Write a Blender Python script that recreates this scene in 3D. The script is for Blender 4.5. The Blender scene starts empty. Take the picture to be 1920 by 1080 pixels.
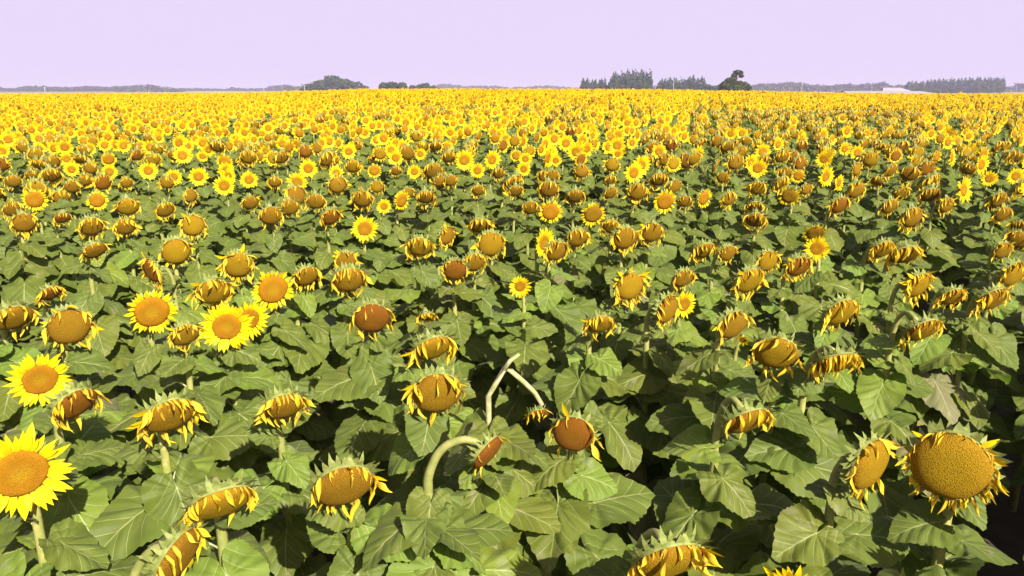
import bpy, math, random
import numpy as np
from mathutils import Vector, Matrix, noise

R = math.radians
SC = bpy.context.scene
COL = SC.collection

# ------------------------------------------------------------------ camera, world, sun, exposure
CAM_Z = 2.6
FPX, W0, H0, YH = 1371.0, 1920.0, 1080.0, 165.0          # focal length and horizon row of the photograph, in its pixels
PITCH = math.atan((540.0 - YH) / FPX)
cam_d = bpy.data.cameras.new('camera')
cam = bpy.data.objects.new('camera', cam_d)
COL.objects.link(cam)
cam.location = (0, 0, CAM_Z)
cam.rotation_euler = (math.pi / 2 - PITCH, 0, 0)
cam_d.sensor_width = 36.0
cam_d.lens = 36.0 * FPX / W0
cam_d.clip_start = 0.05
cam_d.clip_end = 9000
SC.camera = cam

SUN_AZ, SUN_EL = R(30), R(36)                            # behind the camera, to its right
sun_dir = Vector((math.sin(SUN_AZ) * math.cos(SUN_EL), -math.cos(SUN_AZ) * math.cos(SUN_EL), math.sin(SUN_EL)))
sd = bpy.data.lights.new('sun', 'SUN')
sd.energy = 5.0
sd.angle = R(0.5)
sd.color = (1.0, 0.93, 0.80)
so = bpy.data.objects.new('sun', sd)
COL.objects.link(so)
so.rotation_euler = (-sun_dir).to_track_quat('-Z', 'Y').to_euler()

world = bpy.data.worlds.new('World')
SC.world = world
world.use_nodes = True
nt = world.node_tree
nt.nodes.clear()
wo = nt.nodes.new('ShaderNodeOutputWorld')
bg = nt.nodes.new('ShaderNodeBackground')
bg.inputs[1].default_value = 1.0
sky = nt.nodes.new('ShaderNodeTexSky')
sky.sky_type = 'NISHITA'
sky.sun_disc = False
sky.sun_elevation = SUN_EL
sky.sun_rotation = math.pi - SUN_AZ
sky.dust_density = 3.0
sk_s = nt.nodes.new('ShaderNodeMix'); sk_s.data_type = 'RGBA'; sk_s.blend_type = 'MULTIPLY'
sk_s.inputs[0].default_value = 1.0
sk_s.inputs[7].default_value = (0.05, 0.042, 0.045, 1)
nt.links.new(sky.outputs[0], sk_s.inputs[6])
tc = nt.nodes.new('ShaderNodeTexCoord')
sp = nt.nodes.new('ShaderNodeSeparateXYZ')
nt.links.new(tc.outputs['Generated'], sp.inputs[0])
mr = nt.nodes.new('ShaderNodeMapRange')
mr.interpolation_type = 'SMOOTHSTEP'
mr.inputs[1].default_value = 0.10; mr.inputs[2].default_value = 0.60
mr.inputs[3].default_value = 0.0; mr.inputs[4].default_value = 0.92
nt.links.new(sp.outputs[2], mr.inputs[0])
mx = nt.nodes.new('ShaderNodeMix'); mx.data_type = 'RGBA'
SKY_COL = (0.386, 0.330, 0.458, 1)
mx.inputs[6].default_value = SKY_COL                      # pale lilac haze of the horizon
nt.links.new(mr.outputs[0], mx.inputs[0])
nt.links.new(sk_s.outputs[2], mx.inputs[7])
nt.links.new(mx.outputs[2], bg.inputs[0])
nt.links.new(bg.outputs[0], wo.inputs[0])

SC.view_settings.view_transform = 'Standard'
SC.view_settings.look = 'None'
SC.view_settings.exposure = 1.08
SC.view_settings.gamma = 1.0
SC.view_settings.use_curve_mapping = False
SC.cycles.max_bounces = 6
SC.cycles.transparent_max_bounces = 4
SC.cycles.volume_bounces = 0

# ------------------------------------------------------------------ materials
MATS = []
MI = {}


def newmat(name):
    m = bpy.data.materials.new(name)
    m.use_nodes = True
    MI[name] = len(MATS)
    MATS.append(m)
    t = m.node_tree
    return m, t, t.nodes['Principled BSDF']


class NT:
    """small wrapper to write node maths on one line"""
    def __init__(s, t): s.t = t
    def n(s, typ, **k):
        nd = s.t.nodes.new(typ)
        for a, b in k.items(): setattr(nd, a, b)
        return nd
    def link(s, v, sock):
        if hasattr(v, 'is_output'): s.t.links.new(v, sock)
        else: sock.default_value = v
    def m(s, op, a, b=0.0, c=0.0):
        nd = s.n('ShaderNodeMath', operation=op)
        s.link(a, nd.inputs[0]); s.link(b, nd.inputs[1]); s.link(c, nd.inputs[2])
        return nd.outputs[0]
    def ramp(s, v, a, b, c=0.0, d=1.0):
        nd = s.n('ShaderNodeMapRange', interpolation_type='SMOOTHSTEP')
        s.link(v, nd.inputs[0])
        for i, q in enumerate((a, b, c, d)): nd.inputs[i + 1].default_value = q
        return nd.outputs[0]
    def mix(s, f, a, b, mode='MIX'):
        nd = s.n('ShaderNodeMix', data_type='RGBA', blend_type=mode)
        s.link(f, nd.inputs[0])
        for q, i in ((a, 6), (b, 7)):
            if isinstance(q, tuple) and len(q) == 3: q = q + (1,)
            s.link(q, nd.inputs[i])
        return nd.outputs[2]
    def noise(s, vec, scale, detail=3):
        nd = s.n('ShaderNodeTexNoise')
        nd.inputs['Scale'].default_value = scale; nd.inputs['Detail'].default_value = detail
        s.t.links.new(vec, nd.inputs['Vector'])
        return nd.outputs[0]


def leaf_mat(name, base, vein, pale):
    m, t, p = newmat(name)
    q = NT(t)
    uv = q.n('ShaderNodeUVMap'); uv.uv_map = 'UVMap'
    s = q.n('ShaderNodeSeparateXYZ'); t.links.new(uv.outputs[0], s.inputs[0])
    v = q.m('ABSOLUTE', q.m('SUBTRACT', s.outputs[0], 0.5))
    u = s.outputs[1]
    mid = q.m('MULTIPLY', q.ramp(v, 0.004, 0.014, 1, 0), q.ramp(u, 0.55, 1.0, 1, 0.3))
    fr = q.m('FRACT', q.m('MULTIPLY', q.m('SUBTRACT', u, q.m('MULTIPLY', v, q.m('ADD', 1.5, q.m('MULTIPLY', v, -1.6)))), 5.5))
    side = q.m('MULTIPLY', q.ramp(q.m('ABSOLUTE', q.m('SUBTRACT', fr, 0.5)), 0.010, 0.045, 0.8, 0), q.ramp(v, 0.12, 0.40, 1, 0))
    vm = q.m('MAXIMUM', mid, side)
    oi = q.n('ShaderNodeObjectInfo')
    geo = q.n('ShaderNodeNewGeometry')
    tcn = q.n('ShaderNodeTexCoord')
    uvo = q.n('ShaderNodeVectorMath', operation='ADD')
    t.links.new(uv.outputs[0], uvo.inputs[0])
    cmb = q.n('ShaderNodeCombineXYZ'); t.links.new(q.m('MULTIPLY', oi.outputs['Random'], 37.0), cmb.inputs[0])
    t.links.new(cmb.outputs[0], uvo.inputs[1])
    n1 = q.noise(uvo.outputs[0], 4.0, 4)
    n2 = q.noise(geo.outputs['Position'], 2.3, 2)
    n3 = q.noise(geo.outputs['Position'], 140.0, 2)
    c = q.mix(q.ramp(n1, 0.3, 0.7), tuple(x * 0.80 for x in base), tuple(x * 1.2 for x in base))
    c = q.mix(q.ramp(n2, 0.35, 0.7, 0, 0.55), c, (base[0] * 1.35, base[1] * 1.12, base[2] * 0.9))
    c = q.mix(q.ramp(oi.outputs['Random'], 0.0, 1.0, 0.0, 0.5), c, (base[0] * 0.8, base[1] * 0.95, base[2] * 1.15))
    c = q.mix(q.ramp(q.m('ADD', n1, q.m('MULTIPLY', n2, 0.5)), 0.88, 1.0, 0, 0.75), c, pale)    # dry, bleached patches
    n5 = q.noise(uvo.outputs[0], 11.0, 3)
    c = q.mix(q.ramp(n5, 0.66, 0.72, 0, 0.55), c, (0.20, 0.14, 0.055))         # rust spots
    c = q.mix(q.m('MULTIPLY', vm, q.ramp(n1, 0.3, 0.7, 0.5, 0.95)), c, vein)
    c = q.mix(q.m('MULTIPLY', geo.outputs['Backfacing'], 0.5), c, pale)
    t.links.new(c, p.inputs['Base Color'])
    p.inputs['Roughness'].default_value = 0.52
    p.inputs['Specular IOR Level'].default_value = 0.17
    p.inputs['Sheen Weight'].default_value = 0.04
    bp = q.n('ShaderNodeBump'); bp.inputs['Strength'].default_value = 0.6; bp.inputs['Distance'].default_value = 0.003
    quilt = q.m('SUBTRACT', q.m('ADD', q.ramp(q.m('ABSOLUTE', q.m('SUBTRACT', fr, 0.5)), 0.0, 0.5, 0, 1.0), q.m('MULTIPLY', n1, 1.2)), q.m('MULTIPLY', n3, -0.5))
    t.links.new(quilt, bp.inputs['Height'])
    t.links.new(bp.outputs[0], p.inputs['Normal'])
    tr = q.n('ShaderNodeBsdfTranslucent')
    tc_ = q.mix(1.0, c, (1.15, 1.5, 0.45), 'MULTIPLY')
    t.links.new(tc_, tr.inputs[0])
    ms = q.n('ShaderNodeMixShader'); ms.inputs[0].default_value = 0.27
    out = t.nodes['Material Output']
    t.links.new(p.outputs[0], ms.inputs[1]); t.links.new(tr.outputs[0], ms.inputs[2])
    t.links.new(ms.outputs[0], out.inputs[0])
    return m


leaf_mat('leaf_green', (0.115, 0.148, 0.025), (0.34, 0.36, 0.15), (0.22, 0.215, 0.11))
leaf_mat('leaf_young', (0.148, 0.208, 0.030), (0.37, 0.42, 0.16), (0.22, 0.25, 0.11))
leaf_mat('leaf_dry', (0.19, 0.18, 0.075), (0.36, 0.32, 0.18), (0.27, 0.24, 0.13))


def simple(name, c1, c2, rough=0.6, scale=60.0, trans=0.0, rnd=0.0, c3=None, bump=0.0, low=0.35, high=0.65):
    m, t, p = newmat(name)
    q = NT(t)
    geo = q.n('ShaderNodeNewGeometry')
    n1 = q.noise(geo.outputs['Position'], scale, 4)
    c = q.mix(q.ramp(n1, low, high), c1, c2)
    if rnd:
        oi = q.n('ShaderNodeObjectInfo')
        c = q.mix(q.m('MULTIPLY', oi.outputs['Random'], rnd), c, c3 or c2)
    t.links.new(c, p.inputs['Base Color'])
    p.inputs['Roughness'].default_value = rough
    p.inputs['Specular IOR Level'].default_value = 0.25
    if bump:
        b = q.n('ShaderNodeBump'); b.inputs['Strength'].default_value = bump; b.inputs['Distance'].default_value = 0.02
        t.links.new(n1, b.inputs['Height']); t.links.new(b.outputs[0], p.inputs['Normal'])
    if trans:
        tr = q.n('ShaderNodeBsdfTranslucent'); t.links.new(c, tr.inputs[0])
        ms = q.n('ShaderNodeMixShader'); ms.inputs[0].default_value = trans
        t.links.new(p.outputs[0], ms.inputs[1]); t.links.new(tr.outputs[0], ms.inputs[2])
        t.links.new(ms.outputs[0], t.nodes['Material Output'].inputs[0])
    return m


simple('stem_green', (0.24, 0.26, 0.065), (0.36, 0.34, 0.11), 0.5, 35, rnd=0.4, c3=(0.13, 0.17, 0.05))
simple('petiole', (0.24, 0.27, 0.12), (0.36, 0.36, 0.20), 0.5, 50)
simple('stem_pale', (0.27, 0.29, 0.11), (0.46, 0.42, 0.23), 0.6, 40)
simple('calyx_green', (0.15, 0.195, 0.045), (0.27, 0.31, 0.085), 0.6, 70, trans=0.12, rnd=0.4, c3=(0.2, 0.2, 0.06))


def petal_mat(name, base, tip, rnd_c):
    m, t, p = newmat(name)
    q = NT(t)
    uv = q.n('ShaderNodeUVMap'); uv.uv_map = 'UVMap'
    s = q.n('ShaderNodeSeparateXYZ'); t.links.new(uv.outputs[0], s.inputs[0])
    st = q.n('ShaderNodeTexWave'); st.inputs['Scale'].default_value = 5.0; st.inputs['Distortion'].default_value = 0.6
    t.links.new(uv.outputs[0], st.inputs['Vector'])
    geo = q.n('ShaderNodeNewGeometry')
    oi = q.n('ShaderNodeObjectInfo')
    n1 = q.noise(geo.outputs['Position'], 45.0, 2)
    c = q.mix(q.ramp(s.outputs[1], 0.0, 0.55), base, tip)
    c = q.mix(q.m('MULTIPLY', q.ramp(n1, 0.4, 0.75), 0.6), c, rnd_c)
    c = q.mix(q.m('MULTIPLY', oi.outputs['Random'], 0.3), c, rnd_c)
    c = q.mix(q.m('MULTIPLY', st.outputs[1], 0.18), c, base)
    t.links.new(c, p.inputs['Base Color'])
    p.inputs['Roughness'].default_value = 0.55
    p.inputs['Specular IOR Level'].default_value = 0.2
    tr = q.n('ShaderNodeBsdfTranslucent'); t.links.new(c, tr.inputs[0])
    ms = q.n('ShaderNodeMixShader'); ms.inputs[0].default_value = 0.30
    t.links.new(p.outputs[0], ms.inputs[1]); t.links.new(tr.outputs[0], ms.inputs[2])
    t.links.new(ms.outputs[0], t.nodes['Material Output'].inputs[0])


petal_mat('petal_fresh', (0.80, 0.50, 0.004), (0.82, 0.65, 0.006), (0.80, 0.56, 0.004))
petal_mat('petal_wilt', (0.68, 0.43, 0.02), (0.84, 0.62, 0.02), (0.52, 0.32, 0.06))


def disc_mat(name, centre, mid, rim, cells, dark):
    m, t, p = newmat(name)
    q = NT(t)
    uv = q.n('ShaderNodeUVMap'); uv.uv_map = 'UVMap'
    s = q.n('ShaderNodeSeparateXYZ'); t.links.new(uv.outputs[0], s.inputs[0])
    dx = q.m('SUBTRACT', s.outputs[0], 0.5); dy = q.m('SUBTRACT', s.outputs[1], 0.5)
    r = q.m('MULTIPLY', q.m('SQRT', q.m('ADD', q.m('MULTIPLY', dx, dx), q.m('MULTIPLY', dy, dy))), 2.0)
    vo = q.n('ShaderNodeTexVoronoi'); vo.inputs['Scale'].default_value = cells
    t.links.new(uv.outputs[0], vo.inputs['Vector'])
    geo = q.n('ShaderNodeNewGeometry')
    oi = q.n('ShaderNodeObjectInfo')
    n1 = q.noise(geo.outputs['Position'], 22.0, 4)
    ang = q.m('ARCTAN2', dy, dx)
    lr = q.m('LOGARITHM', q.m('ADD', r, 0.04), math.e)
    s1 = q.m('SINE', q.m('ADD', q.m('MULTIPLY', ang, 34.0), q.m('MULTIPLY', lr, 30.0)))
    s2 = q.m('SINE', q.m('SUBTRACT', q.m('MULTIPLY', ang, 55.0), q.m('MULTIPLY', lr, 34.0)))
    spiral = q.m('MULTIPLY', q.m('ADD', q.m('ADD', s1, s2), 2.0), 0.25)         # crossing rows of seeds
    rr = q.m('ADD', r, q.m('MULTIPLY', q.m('SUBTRACT', n1, 0.5), 0.35))
    c = q.mix(q.ramp(rr, 0.18, 0.55), centre, mid)
    c = q.mix(q.ramp(rr, 0.62, 0.98), c, rim)
    c = q.mix(q.m('MULTIPLY', oi.outputs['Random'], 0.45), c, dark)
    c = q.mix(q.ramp(vo.outputs['Distance'], 0.2, 0.65, 0.0, 0.6), c, tuple(x * 0.35 for x in dark))
    c = q.mix(q.m('MULTIPLY', spiral, 0.42), c, tuple(x * 0.45 for x in dark))
    c = q.mix(q.ramp(n1, 0.5, 0.75, 0.0, 0.5), c, dark)
    t.links.new(c, p.inputs['Base Color'])
    p.inputs['Roughness'].default_value = 0.8
    p.inputs['Specular IOR Level'].default_value = 0.1
    b = q.n('ShaderNodeBump'); b.inputs['Strength'].default_value = 0.8; b.inputs['Distance'].default_value = 0.003; b.invert = True
    t.links.new(vo.outputs['Distance'], b.inputs['Height']); t.links.new(b.outputs[0], p.inputs['Normal'])


disc_mat('disc_open', (0.50, 0.32, 0.012), (0.46, 0.22, 0.008), (0.52, 0.26, 0.008), 60, (0.40, 0.17, 0.008))
disc_mat('disc_brown', (0.43, 0.270, 0.011), (0.41, 0.245, 0.011), (0.34, 0.175, 0.010), 70, (0.27, 0.135, 0.010))
disc_mat('disc_gold', (0.48, 0.315, 0.010), (0.44, 0.275, 0.009), (0.38, 0.20, 0.010), 70, (0.34, 0.20, 0.009))
disc_mat('disc_red', (0.39, 0.185, 0.010), (0.36, 0.155, 0.010), (0.29, 0.105, 0.010), 70, (0.23, 0.085, 0.010))

simple('soil_dark', (0.045, 0.032, 0.022), (0.085, 0.062, 0.042), 0.9, 9, bump=0.7)
simple('crown_dark', (0.018, 0.036, 0.016), (0.050, 0.085, 0.026), 0.7, 0.9, trans=0.15)
simple('crown_far', (0.030, 0.042, 0.026), (0.060, 0.075, 0.040), 0.7, 0.25, trans=0.1, rnd=0.3)
simple('crown_poplar', (0.020, 0.042, 0.026), (0.050, 0.090, 0.044), 0.7, 0.35, trans=0.12, rnd=0.3)
simple('crown_lone', (0.022, 0.034, 0.010), (0.065, 0.080, 0.018), 0.7, 1.2, trans=0.15)
simple('bark', (0.09, 0.07, 0.05), (0.16, 0.13, 0.10), 0.9, 3)
simple('roof_white', (0.31, 0.29, 0.32), (0.37, 0.35, 0.38), 0.5, 0.4)
simple('wall_white', (0.40, 0.38, 0.40), (0.46, 0.44, 0.46), 0.6, 0.5)
simple('window_dark', (0.04, 0.045, 0.05), (0.06, 0.06, 0.07), 0.2, 1)
simple('pole_white', (0.40, 0.39, 0.39), (0.46, 0.45, 0.45), 0.5, 3)
simple('pole_grey', (0.30, 0.28, 0.28), (0.36, 0.34, 0.33), 0.6, 3)

# ground: dark soil under the crop, pale stubble and grass beyond it
m, t, p = newmat('ground')
q = NT(t)
geo = q.n('ShaderNodeNewGeometry')
gs = q.n('ShaderNodeSeparateXYZ'); t.links.new(geo.outputs['Position'], gs.inputs[0])
gn = q.noise(geo.outputs['Position'], 7.0, 6)
gl = q.noise(geo.outputs['Position'], 0.006, 2)
soil = q.mix(gn, (0.035, 0.026, 0.018), (0.085, 0.064, 0.044))
far = q.mix(q.ramp(gl, 0.42, 0.52), (0.115, 0.120, 0.045), (0.36, 0.29, 0.14))
t.links.new(q.mix(q.ramp(gs.outputs[1], 84, 100), soil, far), p.inputs['Base Color'])
p.inputs['Roughness'].default_value = 0.95
b = q.n('ShaderNodeBump'); b.inputs['Strength'].default_value = 0.8; b.inputs['Distance'].default_value = 0.04
t.links.new(gn, b.inputs['Height']); t.links.new(b.outputs[0], p.inputs['Normal'])


# ------------------------------------------------------------------ templates: numpy geometry -> bpy mesh
class T:
    """vertices, faces, a material per face, a uv per vertex"""
    def __init__(s): s.v = []; s.f = []; s.m = []; s.uv = []
    def add(s, v, f, mat, uv=None):
        o = len(s.v)
        s.v.extend([tuple(a) for a in v])
        s.f.extend([tuple(i + o for i in a) for a in f])
        s.m.extend([MI[mat]] * len(f))
        s.uv.extend(uv if uv is not None else [(0.5, 0.5)] * len(v))
    def join(s, o, M=None, remap=None):
        off = len(s.v)
        a = np.array(o.v)
        if M is not None:
            Mn = np.array(M)
            a = a @ Mn[:3, :3].T + Mn[:3, 3]
        s.v.extend(map(tuple, a))
        s.f.extend([tuple(i + off for i in f) for f in o.f])
        s.m.extend(o.m if remap is None else [remap.get(k, k) for k in o.m])
        s.uv.extend(o.uv)
    def mesh(s, name, smooth=True):
        me = bpy.data.meshes.new(name)
        me.from_pydata(s.v, [], s.f)
        used = sorted(set(s.m))
        for k in used: me.materials.append(MATS[k])
        loc = {k: i for i, k in enumerate(used)}
        me.polygons.foreach_set('material_index', [loc[k] for k in s.m])
        me.polygons.foreach_set('use_smooth', [smooth] * len(s.f))
        uvl = me.uv_layers.new(name='UVMap')
        li = np.zeros(len(me.loops), dtype=np.int32)
        me.loops.foreach_get('vertex_index', li)
        uvl.data.foreach_set('uv', np.array(s.uv, dtype=np.float32)[li].ravel())
        me.update()
        return me


def tube(t, pts, rad, sides, mat):
    pts = [Vector(p) for p in pts]
    n = len(pts)
    if not hasattr(rad, '__len__'): rad = [rad] * n
    v = []; f = []
    ref = Vector((0.13, 0.97, 0.2))
    for i, p in enumerate(pts):
        d = (pts[min(i + 1, n - 1)] - pts[max(i - 1, 0)]).normalized()
        a = d.cross(ref)
        if a.length < 1e-3: a = d.cross(Vector((1, 0, 0)))
        a.normalize(); b2 = d.cross(a)
        for k in range(sides):
            an = 2 * math.pi * k / sides
            v.append(p + (a * math.cos(an) + b2 * math.sin(an)) * rad[i])
    for i in range(n - 1):
        for k in range(sides):
            k2 = (k + 1) % sides
            f.append((i * sides + k, i * sides + k2, (i + 1) * sides + k2, (i + 1) * sides + k))
    if sides > 2:
        f.append(tuple(range(sides - 1, -1, -1)))
        f.append(tuple((n - 1) * sides + k for k in range(sides)))
    t.add(v, f, mat)


def bez(a, b, c, d, n):
    a, b, c, d = map(Vector, (a, b, c, d))
    out = []
    for i in range(n + 1):
        s = i / n; r = 1 - s
        out.append(a * r ** 3 + b * 3 * r * r * s + c * 3 * r * s * s + d * s ** 3)
    return out


LC = ([0, .03, .07, .13, .20, .30, .42, .55, .66, .76, .85, .92, .97, 1.0],
      [1, .93, .84, .74, .66, .585, .54, .52, .525, .535, .50, .40, .25, .08])


def leaf_template(seed, spokes, rings, psides=4, mat='leaf_green', pet=0.5):
    """unit leaf: stalk out of the origin along +X, heart-shaped blade one unit from its stalk to its tip"""
    rg = random.Random(seed)
    t = T()
    up = R(rg.uniform(25, 58)); pet = pet * rg.uniform(0.75, 1.25)
    A = Vector((math.cos(up) * pet, 0, math.sin(up) * pet))
    mid = Vector((A.x * 0.42, rg.uniform(-.04, .04), A.z * 0.62))
    if psides:
        tube(t, [(0, 0, 0), mid, A], [.026, .020, .014], psides, 'petiole')
    start = R(rg.uniform(5, -28)); droop = R(rg.uniform(5, 52))
    fold = rg.uniform(0.0, 0.26); edge = rg.uniform(0.05, 0.5); wa = rg.uniform(0.04, 0.13); wf = rg.choice([3, 4, 5])
    ph = rg.uniform(0, 6); tw = rg.uniform(-0.35, 0.35); asym = rg.uniform(-.08, .08); side = rg.uniform(-.12, .12)

    def place(u, v):
        s = start - droop * max(0, u) * 0.75
        x = u * math.cos(start - droop * max(u, 0) * 0.5)
        z = u * math.sin(start - droop * max(u, 0) * 0.5)
        h = fold * abs(v) - edge * v * v + tw * u * v
        y = v * (1 - 0.12 * abs(fold)) + side * u * u
        return A.x + x - math.sin(s) * h, y, A.z + z + math.cos(s) * h
    tooth = 0.017 if spokes > 40 else .03
    v = [place(0, 0)]; uv = [(0.5, 0.30)]; f = []
    for k in range(1, rings + 1):
        kr = k / rings
        for j in range(spokes):
            th = -math.pi + 2 * math.pi * (j + 0.5) / spokes
            c = abs(th) / math.pi
            rr = float(np.interp(c, *LC)) * (1 + asym * math.sin(th))
            if k == rings:
                if spokes >= 24: rr *= (1.0 + (tooth if j % 2 else -tooth)) + rg.uniform(-.010, .010)
                rr *= 1 + 0.028 * math.sin(4 * th + ph)
            u = rr * kr * math.cos(th); w = rr * kr * math.sin(th)
            x, y, z = place(u, w)
            z += wa * kr * kr * math.sin(wf * th + ph) + wa * 0.35 * kr * math.sin(11 * th + ph * 2)
            v.append((x, y, z))
            uv.append((0.5 + w * 0.5 / 0.55 * 0.9, 0.30 + u * 0.70))
    for j in range(spokes):
        j2 = (j + 1) % spokes
        if j2 == 0 and rings > 0: continue                    # the notch at the stalk stays open
        f.append((0, 1 + j, 1 + j2))
        for k in range(1, rings):
            a = 1 + (k - 1) * spokes; b_ = 1 + k * spokes
            f.append((a + j, b_ + j, b_ + j2, a + j2))
    t.add(v, f, mat, uv)
    return t


def petal_template(seed, kind, seg, wseg=2):
    """unit petal: out of the origin along +Y, its upper face towards +Z"""
    rg = random.Random(seed)
    t = T(); v = []; uv = []; f = []
    if kind == 'open':
        wmax = rg.uniform(.115, .165); bend = rg.uniform(-0.5, 0.35); cup = rg.uniform(.15, .5); twist = rg.uniform(-.5, .5); curl = 0
    else:
        wmax = rg.uniform(.07, .17); bend = rg.uniform(-1.3, 1.0); cup = rg.uniform(.5, 1.4); twist = rg.uniform(-3.4, 3.4); curl = rg.uniform(-.25, .25)
    y = z = x = 0.0
    for i in range(seg + 1):
        s = i / seg
        w = wmax * (0.40 + 0.60 * math.sin(min(1, s / 0.5) * math.pi / 2)) * (1 - max(0, (s - 0.4) / 0.6) ** 1.5)
        if i == seg: w = 0.004
        an = bend * s
        if i:
            y += math.cos(an) / seg; z += math.sin(an) / seg; x += curl / seg * math.sin(s * 4)
        ta = twist * s
        for k in range(-1, 2) if wseg == 2 else (-1, 1):
            lx = k * w; lz = abs(k) * cup * w * (0.6 if kind == 'open' else 1)
            v.append((x + lx * math.cos(ta) - lz * math.sin(ta), y - math.sin(an) * lz, z + lx * math.sin(ta) + lz * math.cos(ta)))
            uv.append((0.5 + k * 0.5, s))
    c = 3 if wseg == 2 else 2
    for i in range(seg):
        for k in range(c - 1):
            a = i * c + k
            f.append((a, a + 1, a + c + 1, a + c))
    t.add(v, f, 'petal_fresh' if kind == 'open' else 'petal_wilt', uv)
    return t


def disc_template(seed, kind, rings, segs, mat):
    """unit disc of florets, domed towards +Z"""
    rg = random.Random(seed)
    h = {'open': .10, 'late': .20, 'wilt': .36}[kind]
    dim = {'open': .06, 'late': .05, 'wilt': 0.03}[kind]
    ph = rg.uniform(0, 6)
    v = [(0, 0, h - dim)]; uv = [(.5, .5)]; f = []
    for k in range(1, rings + 1):
        s = k / rings
        r = math.sin(s * math.pi / 2) if kind == 'wilt' else s
        z = h * math.sqrt(max(0, 1 - r * r)) - dim * math.exp(-(r / .35) ** 2)
        for j in range(segs):
            a = 2 * math.pi * j / segs
            rr = r * (1 + 0.035 * math.sin(2 * a + ph) * s + .02 * math.sin(5 * a + ph) * s)
            v.append((rr * math.cos(a), rr * math.sin(a), z + .012 * math.sin(3 * a + ph) * s))
            uv.append((.5 + .5 * r * math.cos(a), .5 + .5 * r * math.sin(a)))
    # rim skirt, so that the disc is a solid cushion
    for j in range(segs):
        a = 2 * math.pi * j / segs
        v.append((.96 * math.cos(a), .96 * math.sin(a), -0.14)); uv.append((.5 + .5 * math.cos(a), .5 + .5 * math.sin(a)))
    for j in range(segs):
        j2 = (j + 1) % segs
        f.append((0, 1 + j, 1 + j2))
        for k in range(1, rings + 1):
            a = 1 + (k - 1) * segs; b_ = a + segs
            f.append((a + j, b_ + j, b_ + j2, a + j2))
    t = T(); t.add(v, f, mat, uv)
    return t


def calyx_template(seed, segs, nbr, kind):
    """green back of a unit head (disc radius 1), with its pointed bracts"""
    rg = random.Random(seed)
    prof = [(1.0, -.10), (1.05, -.22), (.85, -.38), (.45, -.50), (.12, -.62)]
    if segs < 10: prof = [(1.03, -.12), (.6, -.45), (.12, -.6)]
    v = []; f = []
    for r, z in prof:
        for j in range(segs):
            a = 2 * math.pi * j / segs
            v.append((r * math.cos(a), r * math.sin(a), z))
    for k in range(len(prof) - 1):
        for j in range(segs):
            j2 = (j + 1) % segs
            f.append((k * segs + j, (k + 1) * segs + j, (k + 1) * segs + j2, k * segs + j2))
    t = T(); t.add(v, f, 'calyx_green')
    for i in range(nbr):                                      # bracts: two staggered rings
        a = 2 * math.pi * i / nbr + rg.uniform(-.1, .1)
        lay = i % 2
        L = rg.uniform(.24, .62); w = rg.uniform(.10, .18)
        r0 = 1.0 if lay else .90; z0 = -.16 if lay else -.30
        lift = rg.uniform(-.6, .25) if kind != 'wilt' else rg.uniform(-1.1, .35)
        ca, sa = math.cos(a), math.sin(a)
        def pt(r, s_, z): return (r * ca - s_ * sa, r * sa + s_ * ca, z)
        bv = [pt(r0, -w, z0), pt(r0, w, z0), pt(r0 + L * .5 * math.cos(lift), w * .75, z0 + L * .5 * math.sin(lift)),
              pt(r0 + L * math.cos(lift), rg.uniform(-.05, .05), z0 + L * math.sin(lift * 1.3) + rg.uniform(-.08, .08)),
              pt(r0 + L * .5 * math.cos(lift), -w * .75, z0 + L * .5 * math.sin(lift))]
        t.add(bv, [(0, 1, 2, 4), (4, 2, 3)], 'calyx_green')
    return t


# libraries, at falling levels of detail
LEAF = {0: [leaf_template(10 + i, 76, 4, 5) for i in range(18)],
        1: [leaf_template(40 + i, 26, 2, 4) for i in range(12)],
        2: [leaf_template(70 + i, 13, 2, 3) for i in range(8)],
        3: [leaf_template(90 + i, 8, 1, 0) for i in range(5)]}
LEAFY = [leaf_template(110 + i, 76, 4, 5, 'leaf_young') for i in range(5)]
LEAFD = [leaf_template(120 + i, 76, 4, 5, 'leaf_dry') for i in range(3)]
PET = {('open', 0): [petal_template(200 + i, 'open', 5) for i in range(10)],
       ('wilt', 0): [petal_template(220 + i, 'wilt', 6) for i in range(16)],
       ('open', 1): [petal_template(240 + i, 'open', 3) for i in range(6)],
       ('wilt', 1): [petal_template(250 + i, 'wilt', 4) for i in range(10)],
       ('open', 2): [petal_template(260 + i, 'open', 2, 1) for i in range(5)],
       ('wilt', 2): [petal_template(270 + i, 'wilt', 2, 1) for i in range(6)]}
PET[('open', 3)] = PET[('open', 2)]; PET[('wilt', 3)] = PET[('wilt', 2)]
DISC = {}
for lod, (rg_, sg_) in {0: (8, 40), 1: (5, 22), 2: (3, 14), 3: (2, 9)}.items():
    for kind in ('open', 'late', 'wilt'):
        for mt in ('disc_open', 'disc_brown', 'disc_gold', 'disc_red'):
            DISC[(kind, mt, lod)] = disc_template(lod * 7 + 1, kind, rg_, sg_, mt)
CALYX = {(k, l): calyx_template(300 + l, (26, 16, 10, 7)[l], (44, 26, 14, 0)[l], k) for k in ('open', 'wilt') for l in range(4)}
_mesh = {}


def shared(key, tmpl, name):
    if key not in _mesh: _mesh[key] = tmpl.mesh(name)
    return _mesh[key]


def frame(o, y, z):
    """matrix with origin o, its Y axis along y and its Z as near as can be to z"""
    y = y.normalized(); x = y.cross(z)
    if x.length < 1e-4: x = y.cross(Vector((1, 0, .1)))
    x.normalize(); z = x.cross(y)
    return Matrix(((x.x, y.x, z.x, o[0]), (x.y, y.y, z.y, o[1]), (x.z, y.z, z.z, o[2]), (0, 0, 0, 1)))


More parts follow.
